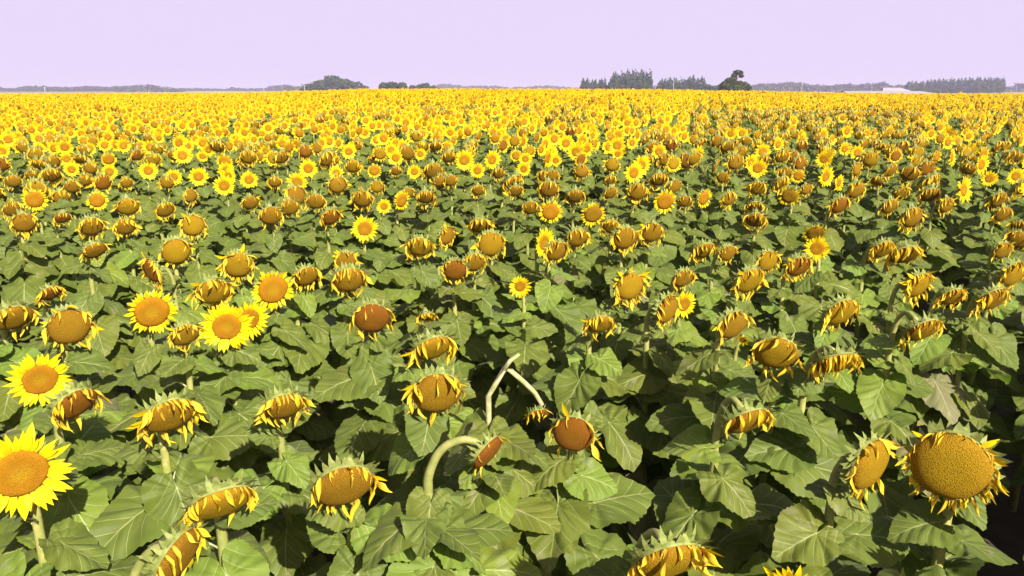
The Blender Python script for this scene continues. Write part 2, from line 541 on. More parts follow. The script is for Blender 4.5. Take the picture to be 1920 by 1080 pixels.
def petals(rg, kind, r, pitch, lod, few=1.0, plen=None):
    """[(template key, template, matrix)] in the head's own frame; r = disc radius"""
    out = []
    g = Vector((0, -math.cos(pitch), math.sin(pitch)))
    gk = float(np.interp(pitch, [.1, .45], [.70, 1.0]))
    Z = Vector((0, 0, 1))
    if kind in ('open', 'late'):
        n = {0: 44, 1: 32, 2: 22, 3: 14}[lod]
        for i in range(n):
            lay = i % 2
            a = 2 * math.pi * i / n + rg.uniform(-.09, .09)
            if kind == 'late' and rg.random() < 0.10: continue
            rad = Vector((math.cos(a), math.sin(a), 0))
            lift = rg.uniform(.02, .30) + lay * 0.14 if kind == 'open' else rg.uniform(-.15, .55)
            d = rad * math.cos(lift) + Z * math.sin(lift) + (g * rg.uniform(0, .3) if kind == 'late' else g * .04)
            L = (plen or ((1.02 if lod == 0 else 1.15) if kind == 'open' else .60)) * r * rg.uniform(.78, 1.18) * (1 - .1 * lay)
            sw = 1.55 * {0: 1, 1: 1.1, 2: 1.3, 3: 1.9}[lod] * (1 if kind == 'open' else 1.15) * (1.0 / max(plen or 1, .7) if kind == 'open' else 1)
            k = rg.randrange(len(PET[('open', lod)]))
            M = frame(rad * r * .93 + Z * (-.04 + .03 * lay) * r, d, Z) @ Matrix.Diagonal((L * sw * (.85 if kind == 'open' else .8), L, L, 1))
            out.append((('petal', 'open', lod, k), PET[('open', lod)][k], M))
    else:
        n = int({0: 30, 1: 24, 2: 14, 3: 9}[lod] * few)
        for i in range(n):
            a = 2 * math.pi * (i + rg.uniform(-.45, .45)) / n
            rad = Vector((math.cos(a), math.sin(a), 0))
            if rad.y < -0.2 and rg.random() < 0.25: continue
            d = rad * rg.uniform(.15, .9) + Z * rg.uniform(.1, .6) + g * rg.uniform(.6, 1.5) * gk + Vector((rg.uniform(-.25, .25), 0, 0))
            L = r * rg.uniform(.42, 1.0) * (plen or 1)
            k = rg.randrange(len(PET[('wilt', lod)]))
            sw = {0: 1.1, 1: 1.2, 2: 1.7, 3: 2.6}[lod]
            tmat = ('wilt', lod)
            M = frame(rad * r * 1.02 + Z * -.06 * r, d, rad + Z * .5) @ Matrix.Diagonal((L * sw, L, L * 1.2, 1))
            out.append((('petal', 'wilt', lod, k), PET[tmat][k], M))
            if rg.random() < .12:                             # a petal that still sticks out, fresh yellow
                k = rg.randrange(len(PET[('open', lod)]))
                d = rad + Z * rg.uniform(-.1, .5) + g * .25
                M = frame(rad * r * 1.0 + Z * -.08 * r, d, Z) @ Matrix.Diagonal((L * 1.2, L * .95, L, 1))
                out.append((('petal', 'open', lod, k), PET[('open', lod)][k], M))
    return out


def ground_z(x, y):
    """field rising gently to a crest, then falling to the plain"""
    yy = max(y, 1.0)
    px = 960 + FPX * x / max(yy, 8.0)
    line = float(np.interp(px, [-300, 0, 480, 610, 700, 1000, 1200, 1400, 1520, 1700, 2200], [179, 178.5, 176.5, 172, 169, 169, 170, 173, 176, 178, 178]))
    crest = CAM_Z - 68.0 * (line - YH) / FPX - 1.62
    u = max(0.0, min(1.0, (y - 2) / 66.0))
    z = crest * (u * (1.25 - .25 * u * u))
    if y > 74:
        w = min(1.0, (y - 74) / 110.0); w = w * w * (3 - 2 * w)
        z = z * (1 - w) + (-3.0) * w
    return z


def ray(px, py):
    dx, dy, dz = (px - 960) / FPX, 1.0, -(py - 540) / FPX
    c, s = math.cos(PITCH), math.sin(PITCH)
    return Vector((dx, dy * c + dz * s, -dy * s + dz * c))


def project(x, y, z):
    c, s = math.cos(PITCH), math.sin(PITCH)
    zz = z - CAM_Z
    d = y * c - zz * s; u = y * s + zz * c
    return 960 + FPX * x / d, 540 - FPX * u / d, d


def from_pixel(px, py, hgt):
    """point at height hgt above the ground seen at this pixel"""
    r = ray(px, py)
    z = hgt
    for _ in range(12):
        k = (z - CAM_Z) / r.z
        z = ground_z(r.x * k, r.y * k) + hgt
    return Vector((r.x * k, r.y * k, z)), k


# ------------------------------------------------------------------ a sunflower plant, in its own frame (its head faces +X)
def plan_plant(rg, kind, disc, r, pitch, hz, lod, few=1.0, plen=None, nleaf=13, lscale=1.0, off=None, hook=0.6, bare=0.0, path=None, smat='stem_green'):
    """returns stem template, leaves, head matrix, head pieces; hz = height of the head's centre"""
    Zh = Vector((math.cos(pitch), 0, -math.sin(pitch)))
    Yh = Vector((math.sin(pitch), 0, math.cos(pitch)))
    hx = off if off is not None else (0.05 + 0.10 * max(0, math.sin(pitch)) + r * .4)
    H = Vector((hx, 0, hz))
    E = H - Zh * r * .5
    lean = rg.uniform(-.03, .03)
    K = Vector((rg.uniform(-.02, .02), lean, hz - .13 - .07 * hook))
    top = bez(K, K + Vector((-.015, 0, .06 + .12 * hook)), E - Zh * (.07 * hook + .015) + Vector((0, 0, .01)), E, {0: 10, 1: 6, 2: 4, 3: 2}[lod])
    low = [Vector((0, 0, -.02)), Vector((rg.uniform(-.03, .03), lean * .4, hz * .45))]
    pts = low + top
    n = len(pts)
    rs = (.0095 + r * .06) * ((.62 if smat == 'stem_pale' else .85) if path else 1)
    rads = [rs * 1.35, rs * 1.15] + [rs * (1 - .28 * math.sin(min(1, i / (len(top) * .8)) * math.pi / 2)) for i in range(len(top))]
    rads[-1] = rs * 1.25
    if path:
        pts = path + [E]; rads = [rs * 1.3 - rs * .35 * i / (len(pts) - 1) for i in range(len(pts))]
    stem = T()
    tube(stem, pts, rads, {0: 8, 1: 6, 2: 4, 3: 3}[lod], smat)
    if path: low = [path[0], path[1]]; K = path[2]
    leaves = []
    a0 = rg.uniform(0, 6.28)
    z1 = hz - .15 - bare; z0 = hz * .30
    for i in range(nleaf):
        s = i / max(1, nleaf - 1)                              # 0 top .. 1 bottom
        z = z1 + (z0 - z1) * (s ** 1.05)
        az = a0 + i * 2.39996 + rg.uniform(-.25, .25)
        L = lscale * (.110 + .105 * min(1, s / .35)) * rg.uniform(.85, 1.2)
        lib = LEAF[lod]; nm = 'g'
        if lod == 0 and s < .3 and rg.random() < .30: lib = LEAFY; nm = 'y'
        elif lod == 0 and rg.random() < .015: lib = LEAFD; nm = 'd'
        k = rg.randrange(len(lib))
        px = float(np.interp(z, [low[1].z, K.z], [low[1].x, K.x])) if z > low[1].z else low[1].x * z / low[1].z
        py = float(np.interp(z, [low[1].z, K.z], [low[1].y, K.y])) if z > low[1].z else low[1].y * z / low[1].z
        M = (Matrix.Translation((px, py, z)) @ Matrix.Rotation(R(16), 4, 'Y') @ Matrix.Rotation(az, 4, 'Z') @ Matrix.Rotation(rg.uniform(-.3, .25), 4, 'Y')
             @ Matrix.Rotation(rg.uniform(-.3, .3), 4, 'X') @ Matrix.Diagonal((L, L * rg.uniform(.9, 1.15), L, 1)))
        leaves.append((('leaf', nm, lod, k), lib[k], M))
    X = Yh.cross(Zh)
    roll = 0.0
    HM = Matrix(((X.x, Yh.x, Zh.x, H.x), (X.y, Yh.y, Zh.y, H.y), (X.z, Yh.z, Zh.z, H.z), (0, 0, 0, 1)))
    ck = 'wilt' if kind == 'wilt' else 'open'
    S = Matrix.Scale(r, 4)
    return stem, leaves, HM, (('calyx', ck, lod), CALYX[(ck, lod)], S), (('disc', kind, disc, lod), DISC[(kind, disc, lod)], S), petals(rg, kind, r, pitch, lod, few, plen)


def joined(plan):
    stem, leaves, HM, cal, dsc, pets = plan
    t = T(); t.join(stem)
    for _, tm, M in leaves: t.join(tm, M)
    for _, tm, M in [cal, dsc] + pets: t.join(tm, HM @ M)
    return t


def tagp(o, label=None, cat=None, group=None, kind=None):
    if label: o['label'] = label
    if cat: o['category'] = cat
    if group: o['group'] = group
    if kind: o['kind'] = kind
    return o


def part(name, me, parent, M):
    o = bpy.data.objects.new(name, me)
    COL.objects.link(o)
    o.parent = parent
    o.matrix_basis = M
    return o


def build_plant(plan, x, y, yaw, single_petals):
    """one sunflower as a thing: stem, leaves, flower head (> seed disc, petals)"""
    stem, leaves, HM, cal, dsc, pets = plan
    root = bpy.data.objects.new('sunflower', None)
    COL.objects.link(root)
    root.empty_display_size = .1
    root.location = (x, y, ground_z(x, y))
    root.rotation_euler = (0, 0, yaw)
    part('stem', stem.mesh('stem'), root, Matrix())
    for key, tm, M in leaves:
        part('leaf', shared(key, tm, 'leaf'), root, M)
    head = part('flower_head', shared(cal[0], cal[1], 'flower_head'), root, HM @ cal[2])
    inv = cal[2].inverted()
    part('seed_disc', shared(dsc[0], dsc[1], 'seed_disc'), head, inv @ dsc[2])
    if single_petals:
        for key, tm, M in pets:
            part('petal', shared(key, tm, 'petal'), head, inv @ M)
    else:
        t = T()
        for key, tm, M in pets: t.join(tm, inv @ M)
        o = part('petals', t.mesh('petals'), head, Matrix())
        o['kind'] = 'stuff'
    return root

# ------------------------------------------------------------------ the setting: ground out to the horizon
def axis(stops):
    out = []
    for a, b_, n in stops: out += list(np.linspace(a, b_, n, endpoint=False))
    return out + [stops[-1][1]]


xs = axis([(-4200, -600, 12), (-600, -80, 14), (-80, 80, 90), (80, 600, 14), (600, 4200, 12)])
ys = axis([(-400, -8, 6), (-8, 12, 60), (12, 90, 50), (90, 200, 24), (200, 900, 14), (900, 4200, 14)])
gt = T()
gv = []
for y in ys:
    for x in xs:
        z = ground_z(x, y)
        if -10 < y < 20: z += 0.03 * noise.noise((x * 2.1, y * 2.1, 0))
        gv.append((x, y, z))
nx = len(xs)
gt.add(gv, [(j * nx + i, j * nx + i + 1, (j + 1) * nx + i + 1, (j + 1) * nx + i) for j in range(len(ys) - 1) for i in range(nx - 1)], 'ground')
g = bpy.data.objects.new('ground', gt.mesh('ground')); COL.objects.link(g); g['kind'] = 'structure'

# ------------------------------------------------------------------ the sunflowers the photograph shows one by one
# px, py of the head's centre, disc width in px, kind, disc, turn seen in the picture, pitch down, {extras}
O, L_, C = 'open', 'late', 'wilt'
BR, GO, RE, OP = 'disc_brown', 'disc_gold', 'disc_red', 'disc_open'
CAT = [
 (38, 888, 92, O, OP, 0, -3, dict(lab='largest bright yellow open bloom, cut by the left edge in the front row', short='the huge open bloom')),
 (75, 712, 58, O, OP, 2, 0, dict(lab='round bright open bloom on a pale stalk, straight behind the huge cut-off bloom', short='the round bloom behind it')),
 (142, 758, 84, C, RE, 25, 42, dict(lab='shaded dark red-brown head tucked right behind the round open bloom at left')),
 (318, 780, 98, C, BR, 12, 40, dict(lab='wide drooping head with a flat green top and yellow fringe, front left', short='the wide fringed head', few=1.3)),
 (533, 762, 78, C, BR, 8, 42, dict(lab='drooping brown head with yellow petals splayed to both sides over dark leaves', few=1.2)),
 (415, 943, 122, C, GO, 10, 50, dict(lab='flat-topped drooping head with long evenly spaced hanging petals in the front row', short='the flat-topped front head', few=.8)),
 (335, 1043, 118, C, BR, 48, 28, dict(hook=.25, lab='large head tipped to the right, cut by the bottom edge, green back showing', short='the tipped bottom-edge head')),
 (645, 912, 118, C, BR, 8, 32, dict(lab='big brown head with three long yellow petals at its right side, front row', short='the big brown front head', few=.7)),
 (820, 738, 98, C, BR, 5, 22, dict(lab='plump orange-brown head with a leaf overlapping its lower right', short='the plump centre head', few=.7)),
 (1075, 815, 84, C, RE, -8, 15, dict(lab='rust-orange head with few petals, right of the bent pale stalk', short='the rust-orange head', few=.45)),
 (1255, 1052, 140, C, GO, 8, 42, dict(lab='large gold head with long twisted petals and green bracts, cut by the bottom edge', short='the bottom-edge gold head')),
 (915, 848, 78, C, RE, 56, 34, dict(lab='head hanging from the pale stalk that arches over to the right, front centre', short='the arched pale stalk', few=.3, nl=24, bend=[(802, 900), (808, 878), (822, 850), (843, 832), (872, 824), (896, 830)])),
 (1008, 776, 40, C, RE, 20, 55, dict(lab='small broken head under a snapped pale stalk, hidden among leaves in the centre', few=.6, nl=26, bend=[(916, 742), (928, 722), (946, 692), (958, 695), (984, 718), (1003, 737), (1016, 758)], pale=1)),
 (1400, 790, 92, C, BR, 30, 48, dict(lab='drooping head hung from a curved green neck, petals in a row along its edge', hook=1.1)),
 (1632, 872, 112, C, GO, 62, 8, dict(hook=.3, lab='narrow side-on head with a bright yellow tuft at its upper right', short='the narrow side-on head', few=.6)),
 (1782, 875, 144, C, GO, 2, -2, dict(lab='biggest gold seed head, round and facing out, dried petals curled around its rim', short='the biggest gold head', few=1.9, plen=.58)),
 (1488, 1112, 66, O, OP, 0, 5, dict(lab='yellow bloom of which only the upper petal tips show at the bottom edge')),
 (130, 613, 76, C, BR, 3, 10, dict(lab='round brown head with short curled petals, above the round open bloom at left', short='the round brown head at left', few=.7)),
 (285, 585, 60, L_, OP, 3, 5, dict(lab='orange-brown disc with a full ring of short yellow petals, long bare stalk below', short='the ringed bloom on a long stalk')),
 (425, 613, 51, O, OP, -3, 0, dict(lab='bright bloom in front of the overlapping pair', short='the overlapping pair of blooms')),
 (466, 600, 42, O, OP, 25, 2, dict(low=.16, lab='bright bloom half hidden at the back of the overlapping pair')),
 (512, 543, 54, L_, OP, 14, 3, dict(lab='tilted bloom with a big orange disc, up and right of the overlapping pair')),
 (347, 628, 54, C, BR, 15, 32, dict(lab='dim olive-brown head squeezed left of the overlapping pair of blooms')),
 (400, 548, 66, C, GO, 5, 38, dict()),
 (447, 497, 54, C, GO, 0, 18, dict(few=1.3, lab='gold head ringed all round with dried curled petals, above the tilted bloom')),
 (330, 472, 54, C, GO, 5, 15, dict(few=.5, lab='gold head on a long pale stalk, its rim almost bare')),
 (285, 508, 52, C, RE, -62, 15, dict(lab='dark head seen edge-on, leaning below the gold head with the bare rim')),
 (178, 470, 45, C, BR, 20, 48, {}), (25, 597, 72, C, BR, 10, 48, dict(lab='drooping fringed head cut by the left edge, beside the round brown head')),
 (95, 550, 42, C, RE, 20, 50, dict(lab='small dark head almost covered by leaves near the left edge')),
 (575, 518, 48, C, BR, 20, 38, {}), (648, 490, 40, C, BR, 0, 15, {}),
 (655, 525, 62, C, BR, 5, 35, dict(lab='brown head with yellow petals stuck out sideways like wings', few=1.1)),
 (684, 429, 27, O, OP, 2, 0, dict(lab='crisp round yellow bloom standing alone among leaves, left of the middle', short='the crisp lone bloom')),
 (787, 463, 48, C, GO, -4, 38, {}), (838, 442, 36, C, BR, 45, 10, {}),
 (920, 458, 50, C, GO, 8, 8, dict(lab='tall oval gold head facing out with a thin fringe, mid centre', short='the tall oval gold head')),
 (853, 507, 48, C, RE, 0, 28, {}), (890, 492, 42, C, BR, 15, 30, {}),
 (975, 537, 21, O, OP, 0, 0, dict(lab='smallest neat yellow bloom, alone on a thin stalk in the middle', short='the small neat bloom', plen=1.25)),
 (1020, 455, 28, O, OP, 50, 0, dict(lab='bright bloom turned sideways, its petals a narrow oval', short='the side-turned bloom', plen=1.15)),
 (1044, 471, 44, C, BR, 25, 28, {}), (1083, 446, 42, C, BR, 18, 32, {}),
 (1172, 447, 48, C, BR, 20, 22, {}), (1222, 436, 42, C, BR, 15, 22, {}),
 (697, 597, 72, C, RE, 0, 28, dict(lab='reddish-brown head on an upright pale stalk with a tuft at its left', short='the reddish head on an upright stalk', few=.6)),
 (800, 594, 34, C, GO, 10, 62, {}),
 (812, 653, 78, C, GO, 22, 48, dict(lab='drooping gold head with a bright green spiky top and orange hanging petals', short='the green-topped gold head')),
 (1181, 537, 58, C, GO, 30, 6, dict(lab='long gold head facing right, fringe of petals combed along its top', short='the combed gold head', few=1.3)),
 (1125, 608, 54, C, GO, 15, 45, dict(lab='drooping head partly covered by a leaf, its petals hanging at left')),
 (1252, 580, 60, C, BR, 55, 10, dict(lab='brown head seen edge-on just left of a bright bloom')),
 (1283, 571, 27, O, OP, 38, 0, dict(lab='bright bloom facing right, touching a brown edge-on head', short='the bloom facing right', plen=1.15)),
 (1282, 522, 42, C, BR, 30, 28, {}), (1320, 470, 45, C, BR, 15, 48, {}), (1364, 475, 34, C, BR, 8, 20, {}),
 (1440, 490, 42, C, GO, 25, 8, {}), (1405, 527, 58, C, GO, 32, 28, {}), (1497, 500, 50, C, RE, 10, 35, {}),
 (1532, 466, 25, O, OP, 4, 0, dict(lab='clean round bloom right of the middle, above a dark red head', short='the clean bloom at right')),
 (1528, 438, 30, L_, BR, 10, 30, {}), (1577, 586, 66, C, GO, 32, 32, dict(lab='gold head leaning right with a yellow comb of petals, above green leaves', short='the leaning comb head')),
 (1375, 610, 62, C, BR, 30, 18, dict(lab='round brown head with a half-hidden small bloom under it', short='the brown head over a small bloom', few=.6)),
 (1393, 638, 13, O, OP, 0, 30, dict(lab='little yellow bloom peeping out under a round brown head', low=.12, plen=1.2)),
 (1455, 663, 84, C, GO, 5, 32, dict(lab='large gold head arched like a cap, petals curled at both ends', short='the cap-shaped gold head')),
 (1568, 680, 86, C, BR, 15, 58, dict(lab='low fringed head nearly face-down, right of the cap-shaped gold head', few=1.5)),
 (1655, 468, 46, C, BR, 20, 42, {}), (1697, 478, 60, C, BR, 12, 55, {}), (1722, 535, 56, C, GO, 45, 22, {}),
 (1730, 620, 72, C, BR, 35, 48, dict(lab='drooping head on a long arched neck, upper right of the cap-shaped gold head', short='the long-necked head', hook=1.5)),
 (1785, 557, 50, C, BR, 12, 45, {}), (1862, 562, 60, C, BR, 35, 38, {}), (1900, 515, 56, C, GO, 45, 22, {}),
 (1880, 470, 36, C, BR, 20, 20, {}), (1905, 450, 40, C, BR, 5, 30, {}),
 (45, 418, 42, C, BR, 5, 25, {}), (65, 375, 30, L_, OP, 3, 3, dict(lab='orange-centred bloom near the left edge above a brown head', short='the orange-centred bloom')),
 (25, 392, 35, C, BR, 10, 35, {}), (117, 409, 30, C, RE, 10, 50, {}),
 (182, 376, 26, L_, OP, 0, 0, dict(lab='neat ringed bloom third of the way up the left side', short='the neat ringed bloom')),
 (172, 425, 45, C, BR, 5, 40, {}), (235, 425, 38, C, BR, 5, 35, {}), (240, 388, 40, C, GO, 5, 35, {}),
 (310, 393, 35, C, BR, 20, 35, {}), (362, 423, 42, C, GO, 0, 3, dict(lab='flat round gold head facing straight out with a thin ragged rim', short='the flat round gold head')),
 (357, 367, 27, C, BR, 30, 8, {}), (420, 348, 20, O, OP, 3, 0, dict(lab='bright bloom below and between two others, left of the middle', short='the lower bright bloom')),
 (372, 331, 18, O, OP, 0, 0, {}), (467, 337, 17, O, OP, 0, 0, {}), (557, 342, 20, O, OP, 0, 0, {}),
 (578, 316, 18, O, OP, 0, 0, dict(lab='upper of two bright blooms set diagonally, far left of the middle', short='the upper diagonal bloom')),
 (470, 380, 30, C, BR, 15, 30, {}), (508, 405, 42, C, BR, 5, 30, {}), (543, 389, 36, C, BR, 5, 32, {}),
 (592, 378, 36, C, BR, 0, 35, {}), (620, 407, 38, C, RE, 20, 38, {}), (313, 342, 26, C, BR, 0, 20, {}),
 (325, 332, 16, O, OP, 0, 0, {}), (278, 320, 17, O, OP, 0, 0, {}), (135, 350, 28, C, BR, 0, 30, {}), (160, 338, 24, C, BR, 0, 30, {}),
 (237, 343, 22, C, BR, 10, 28, {}), (25, 340, 27, C, BR, 0, 30, {}), (95, 329, 38, C, BR, 5, 50, {}), (515, 341, 24, C, BR, 0, 30, {}),
 (60, 328, 22, C, BR, 0, 35, {}), (205, 322, 15, O, OP, 0, 0, {}), (134, 318, 14, O, OP, 0, 0, {}), (125, 298, 14, O, OP, 0, 0, {}), (170, 315, 24, C, BR, 0, 20, {}),
 (680, 373, 38, C, BR, -3, 30, {}), (707, 350, 25, C, GO, 0, 10, {}), (702, 320, 19, L_, OP, 5, 3, {}), (720, 387, 14, O, OP, 5, 0, dict(plen=1.2)),
 (753, 376, 26, L_, OP, 42, 5, dict(lab='yellow-rimmed head turned sideways, upper right of the crisp lone bloom')), (765, 362, 22, C, BR, 20, 20, {}),
 (798, 370, 38, C, BR, 0, 50, {}), (662, 312, 30, C, GO, 0, 35, {}), (630, 325, 15, O, OP, 20, 0, {}), (826, 341, 28, C, BR, 0, 28, {}), (846, 339, 24, C, BR, 10, 28, {}),
 (777, 322, 14, O, OP, 0, 0, {}), (743, 320, 20, C, BR, 0, 30, {}),
 (897, 357, 26, C, BR, 0, 35, {}), (967, 358, 28, C, BR, 15, 42, {}), (895, 320, 15, O, OP, 0, 0, dict(short='the upper centre bloom', lab='bright open bloom up in the middle, over a patch of leaves')),
 (982, 317, 14, O, OP, 0, 0, {}), (935, 325, 24, C, BR, 0, 35, {}), (968, 292, 16, L_, OP, 0, 0, {}), (985, 298, 13, O, OP, 0, 0, {}),
 (900, 423, 44, C, BR, 5, 52, {}), (1032, 397, 32, L_, OP, 10, 4, dict(lab='large-disced bloom with a full yellow ring, upper right of the middle', short='the ringed bloom near the middle')),
 (995, 390, 34, C, BR, 5, 40, {}), (1078, 368, 36, C, BR, 15, 48, {}), (1112, 402, 34, L_, BR, 18, 15, {}), (1145, 425, 36, C, BR, 0, 40, {}),
 (1090, 321, 26, C, BR, 0, 5, {}), (1148, 309, 26, C, GO, 0, 8, {}), (1145, 338, 22, C, BR, 20, 40, {}), (1021, 331, 26, C, BR, -10, 25, {}), (1036, 329, 24, C, BR, 10, 25, {}),
 (1195, 360, 38, C, BR, 5, 28, {}), (1145, 362, 28, C, BR, 30, 35, {}), (1235, 337, 34, C, BR, 10, 45, {}), (1265, 350, 28, C, BR, 30, 20, {}),
 (1247, 378, 32, L_, OP, 22, 10, {}), (1285, 378, 26, C, BR, 5, 30, {}), (1320, 372, 26, L_, OP, 48, 5, dict(lab='sideways yellow-rimmed head at the right of the middle band')),
 (1367, 373, 30, C, BR, 30, 25, {}), (1420, 353, 32, C, GO, 5, 35, {}), (1415, 388, 34, C, BR, 5, 60, {}), (1417, 413, 40, C, BR, 5, 45, {}),
 (1480, 368, 28, L_, BR, 0, 18, dict(short='the brown-centred fringed head', lab='brown-centred head in a ragged yellow fringe, above the clean bloom at right')),
 (1512, 355, 22, C, BR, 30, 15, {}), (1575, 385, 38, C, RE, 22, 30, {}), (1605, 357, 36, C, BR, 30, 25, {}), (1668, 387, 34, C, BR, 30, 30, {}),
 (1645, 340, 24, C, BR, 0, 45, {}), (1710, 408, 44, C, BR, 20, 20, {}), (1706, 326, 34, C, BR, 5, 30, {}), (1775, 385, 32, C, BR, 35, 20, {}), (1690, 362, 30, C, GO, 10, 40, {}),
 (1872, 375, 36, C, BR, 25, 35, {}), (1855, 335, 15, O, OP, 12, 0, dict(short='the far right bright bloom', lab='bright yellow bloom near the right edge, left of another')),
 (1905, 330, 17, O, OP, 30, 0, {}), (1880, 402, 34, C, BR, 15, 30, {}), (1910, 425, 28, C, BR, 0, 35, {}), (1815, 317, 26, C, BR, 0, 30, {}), (1545, 298, 16, O, OP, 0, 5, {}),
 (1473, 325, 26, C, BR, 0, 20, {}), (1497, 330, 18, L_, OP, 10, 5, {}), (1355, 333, 24, C, BR, 0, 25, {}), (1573, 343, 16, O, OP, 62, 0, {}),
 (15, 262, 15, O, OP, 0, 0, dict(short='the high left-edge bloom', lab='pale-rimmed open bloom high up against the left edge')), (73, 279, 13, O, OP, 0, 0, {}), (157, 264, 14, L_, OP, 0, 0, {}),
 (352, 274, 12, O, OP, 0, 0, {}), (379, 293, 11, O, OP, 0, 0, {}), (442, 261, 13, O, OP, 0, 0, {}), (503, 240, 12, O, OP, 0, 0, {}),
 (572, 229, 12, O, OP, 0, 0, {}), (684, 249, 12, O, OP, 0, 0, {}), (788, 289, 12, O, OP, 0, 0, {}), (844, 249, 12, O, OP, 0, 0, {}),
 (1185, 268, 12, O, OP, 20, 0, {}), (1158, 289, 11, O, OP, 0, 0, {}), (1042, 301, 12, O, OP, 0, 0, {}), (1107, 240, 12, O, OP, 0, 0, {}),
 (1780, 250, 13, O, OP, 0, 0, {}), (1370, 251, 12, O, OP, 0, 0, {}),
]

rs_ = random.Random(5)
IND = []       # the individual sunflowers: dict(px, py, kind, disc, yaw, pitch, x, y, r, ...)
for (px, py, w, kind, disc, rel, pitch, ex) in CAT:
    hg = 1.62 + rs_.uniform(-.05, .05) - ex.get('low', 0)
    P, k = from_pixel(px, py, hg)
    if kind == C: w = w * .90; pitch = pitch * .88 - 1; ex.setdefault('few', rs_.uniform(.5, .95) if w > 60 else rs_.uniform(.7, 1.2))
    d = project(*P)[2]
    r = w * .5 * d / FPX
    phi = math.degrees(math.atan2(P.x, P.y))
    if kind == C and px > 1250 and rel >= 8: rel = max(rel, .4 * rel + .6 * (26 + phi))
    IND.append(dict(px=px, py=py, w=w, kind=kind, disc=disc, yaw=R(rel - phi), pitch=R(pitch), P=P, r=r, ex=ex, cat=True, rel=rel, dist=k))

# a plant every half metre or so over the rest of the field
rf = random.Random(11)
cell = {}


def near(x, y, dmin):
    i, j = int(x // .5), int(y // .5)
    for a in range(i - 2, i + 3):
        for b_ in range(j - 2, j + 3):
            for (u, v_) in cell.get((a, b_), ()):
                if (u - x) ** 2 + (v_ - y) ** 2 < dmin * dmin: return True
    return False


def put(x, y): cell.setdefault((int(x // .5), int(y // .5)), []).append((x, y))


for a in IND: put(a['P'].x, a['P'].y)
STUFF = []
N_IND = 300
extra = []
sp_ = 0.47
j = 0
y = -2.6
while y < 78.0:
    y += sp_
    half = 0.74 * max(y, 0) + 3.0
    n = int(2 * half / sp_)
    for i in range(n):
        x = -half + (i + .5) * sp_ + rf.uniform(-.17, .17)
        yy = y + rf.uniform(-.17, .17)
        if near(x, yy, .30): continue
        hg = 1.62 + rf.gauss(0, .045)
        z = ground_z(x, yy) + hg
        px, py, d = project(x, yy, z)
        inview = d > .3 and -60 < px < 1980 and py < 1150
        if x * x + yy * yy < .5 and yy > -.7: continue
        if inview and py > 300:
            if py > 372: continue                                # every head in front is in the list above
            if any(abs(a['px'] - px) < 24 and abs(a['py'] - py) < 16 for a in IND): continue
        fo = float(np.interp(py, [168, 200, 240, 290, 340, 400], [.86, .84, .72, .56, .30, .15]))
        if px < 1300 and py < 320: fo += .08
        fo += .28 * noise.noise((x * .16, yy * .16, 3.3))
        ripe = 1300 < px < 1730 and 205 < py < 340
        if ripe: fo *= .25 if (px > 1365 and py < 275) else .45
        u = rf.random()
        kind = O if u < fo * .72 else (L_ if u < fo else C)
        w_ = rf.random()
        disc = OP if kind == O or (kind == L_ and w_ < .7) else (BR if w_ < .55 else (GO if w_ < .82 else RE))
        if ripe and py < 275 and disc != OP and rf.random() < .85: disc = RE
        put(x, yy)
        az = R(rf.gauss(24, 20))
        pit = R({O: rf.gauss(1, 4), L_: rf.gauss(8, 6), C: abs(rf.gauss(30, 13))}[kind])
        rr = {O: rf.uniform(.050, .066), L_: rf.uniform(.062, .08), C: rf.uniform(.075, .10)}[kind]
        e = dict(px=px, py=py, kind=kind, disc=disc, yaw=az, pitch=pit, P=Vector((x, yy, z)), r=rr, ex={}, cat=False, dist=math.hypot(yy, z - CAM_Z), inview=inview and 0 < px < 1920 and py < 1080)
        e['w'] = 2 * rr * FPX / max(d, .3)
        e['rel'] = math.degrees(az) + math.degrees(math.atan2(x, max(yy, .1)))
        extra.append(e)
extra.sort(key=lambda e: e['dist'])
for e in extra:
    if e['inview'] and len(IND) < N_IND: IND.append(e)
    else: STUFF.append(e)

# labels: each sunflower by its look and by where it stands among ones easy to find
ORD = 'nearest second third fourth fifth sixth seventh eighth ninth tenth eleventh twelfth thirteenth fourteenth fifteenth sixteenth seventeenth eighteenth nineteenth twentieth'.split()


def look(a):
    t = {O: 'open yellow bloom', L_: 'fading bloom ringed with yellow', C: 'drooping seed head'}[a['kind']]
    if a['kind'] == C:
        t = {BR: 'brown ', GO: 'gold ', RE: 'dark red-brown '}[a['disc']] + t
        if a['rel'] > 28: t += ' facing right'
        elif a['rel'] < -28: t += ' facing left'
    return t


marks = [a for a in IND if 'short' in a['ex']]
marks = [m_ for m_ in marks if m_['ex']['short'] != 'the round bloom behind it']
buckets = {}
for a in IND:
    if 'lab' in a['ex']:
        a['label'] = a['ex']['lab']; continue
    def dd(m_): return math.hypot((a['px'] - m_['px']) / 1.6, (a['py'] - m_['py']) * 1.3)
    m_ = min((q_ for q_ in marks if q_ is not a), key=dd)
    dx, dy = a['px'] - m_['px'], (a['py'] - m_['py']) * 2.0
    dr = ('left of' if dx < 0 else 'right of') if abs(dx) > abs(dy) else ('behind' if dy < 0 else 'in front of')
    buckets.setdefault((look(a), dr, m_['ex']['short']), []).append((dd(m_), id(a), a))
for (lk, dr, sh), lst in buckets.items():
    lst.sort(key=lambda q_: q_[:2])
    for i, (_, _, a) in enumerate(lst):
        a['label'] = ('%s %s %s' % (lk, dr, sh)) if len(lst) == 1 else ('%s, %s one %s %s' % (lk, ORD[min(i, 19)], dr, sh))
        if len(a['label'].split()) > 16: a['label'] = a['label'].replace('drooping seed head', 'seed head').replace(' one ', ' ')

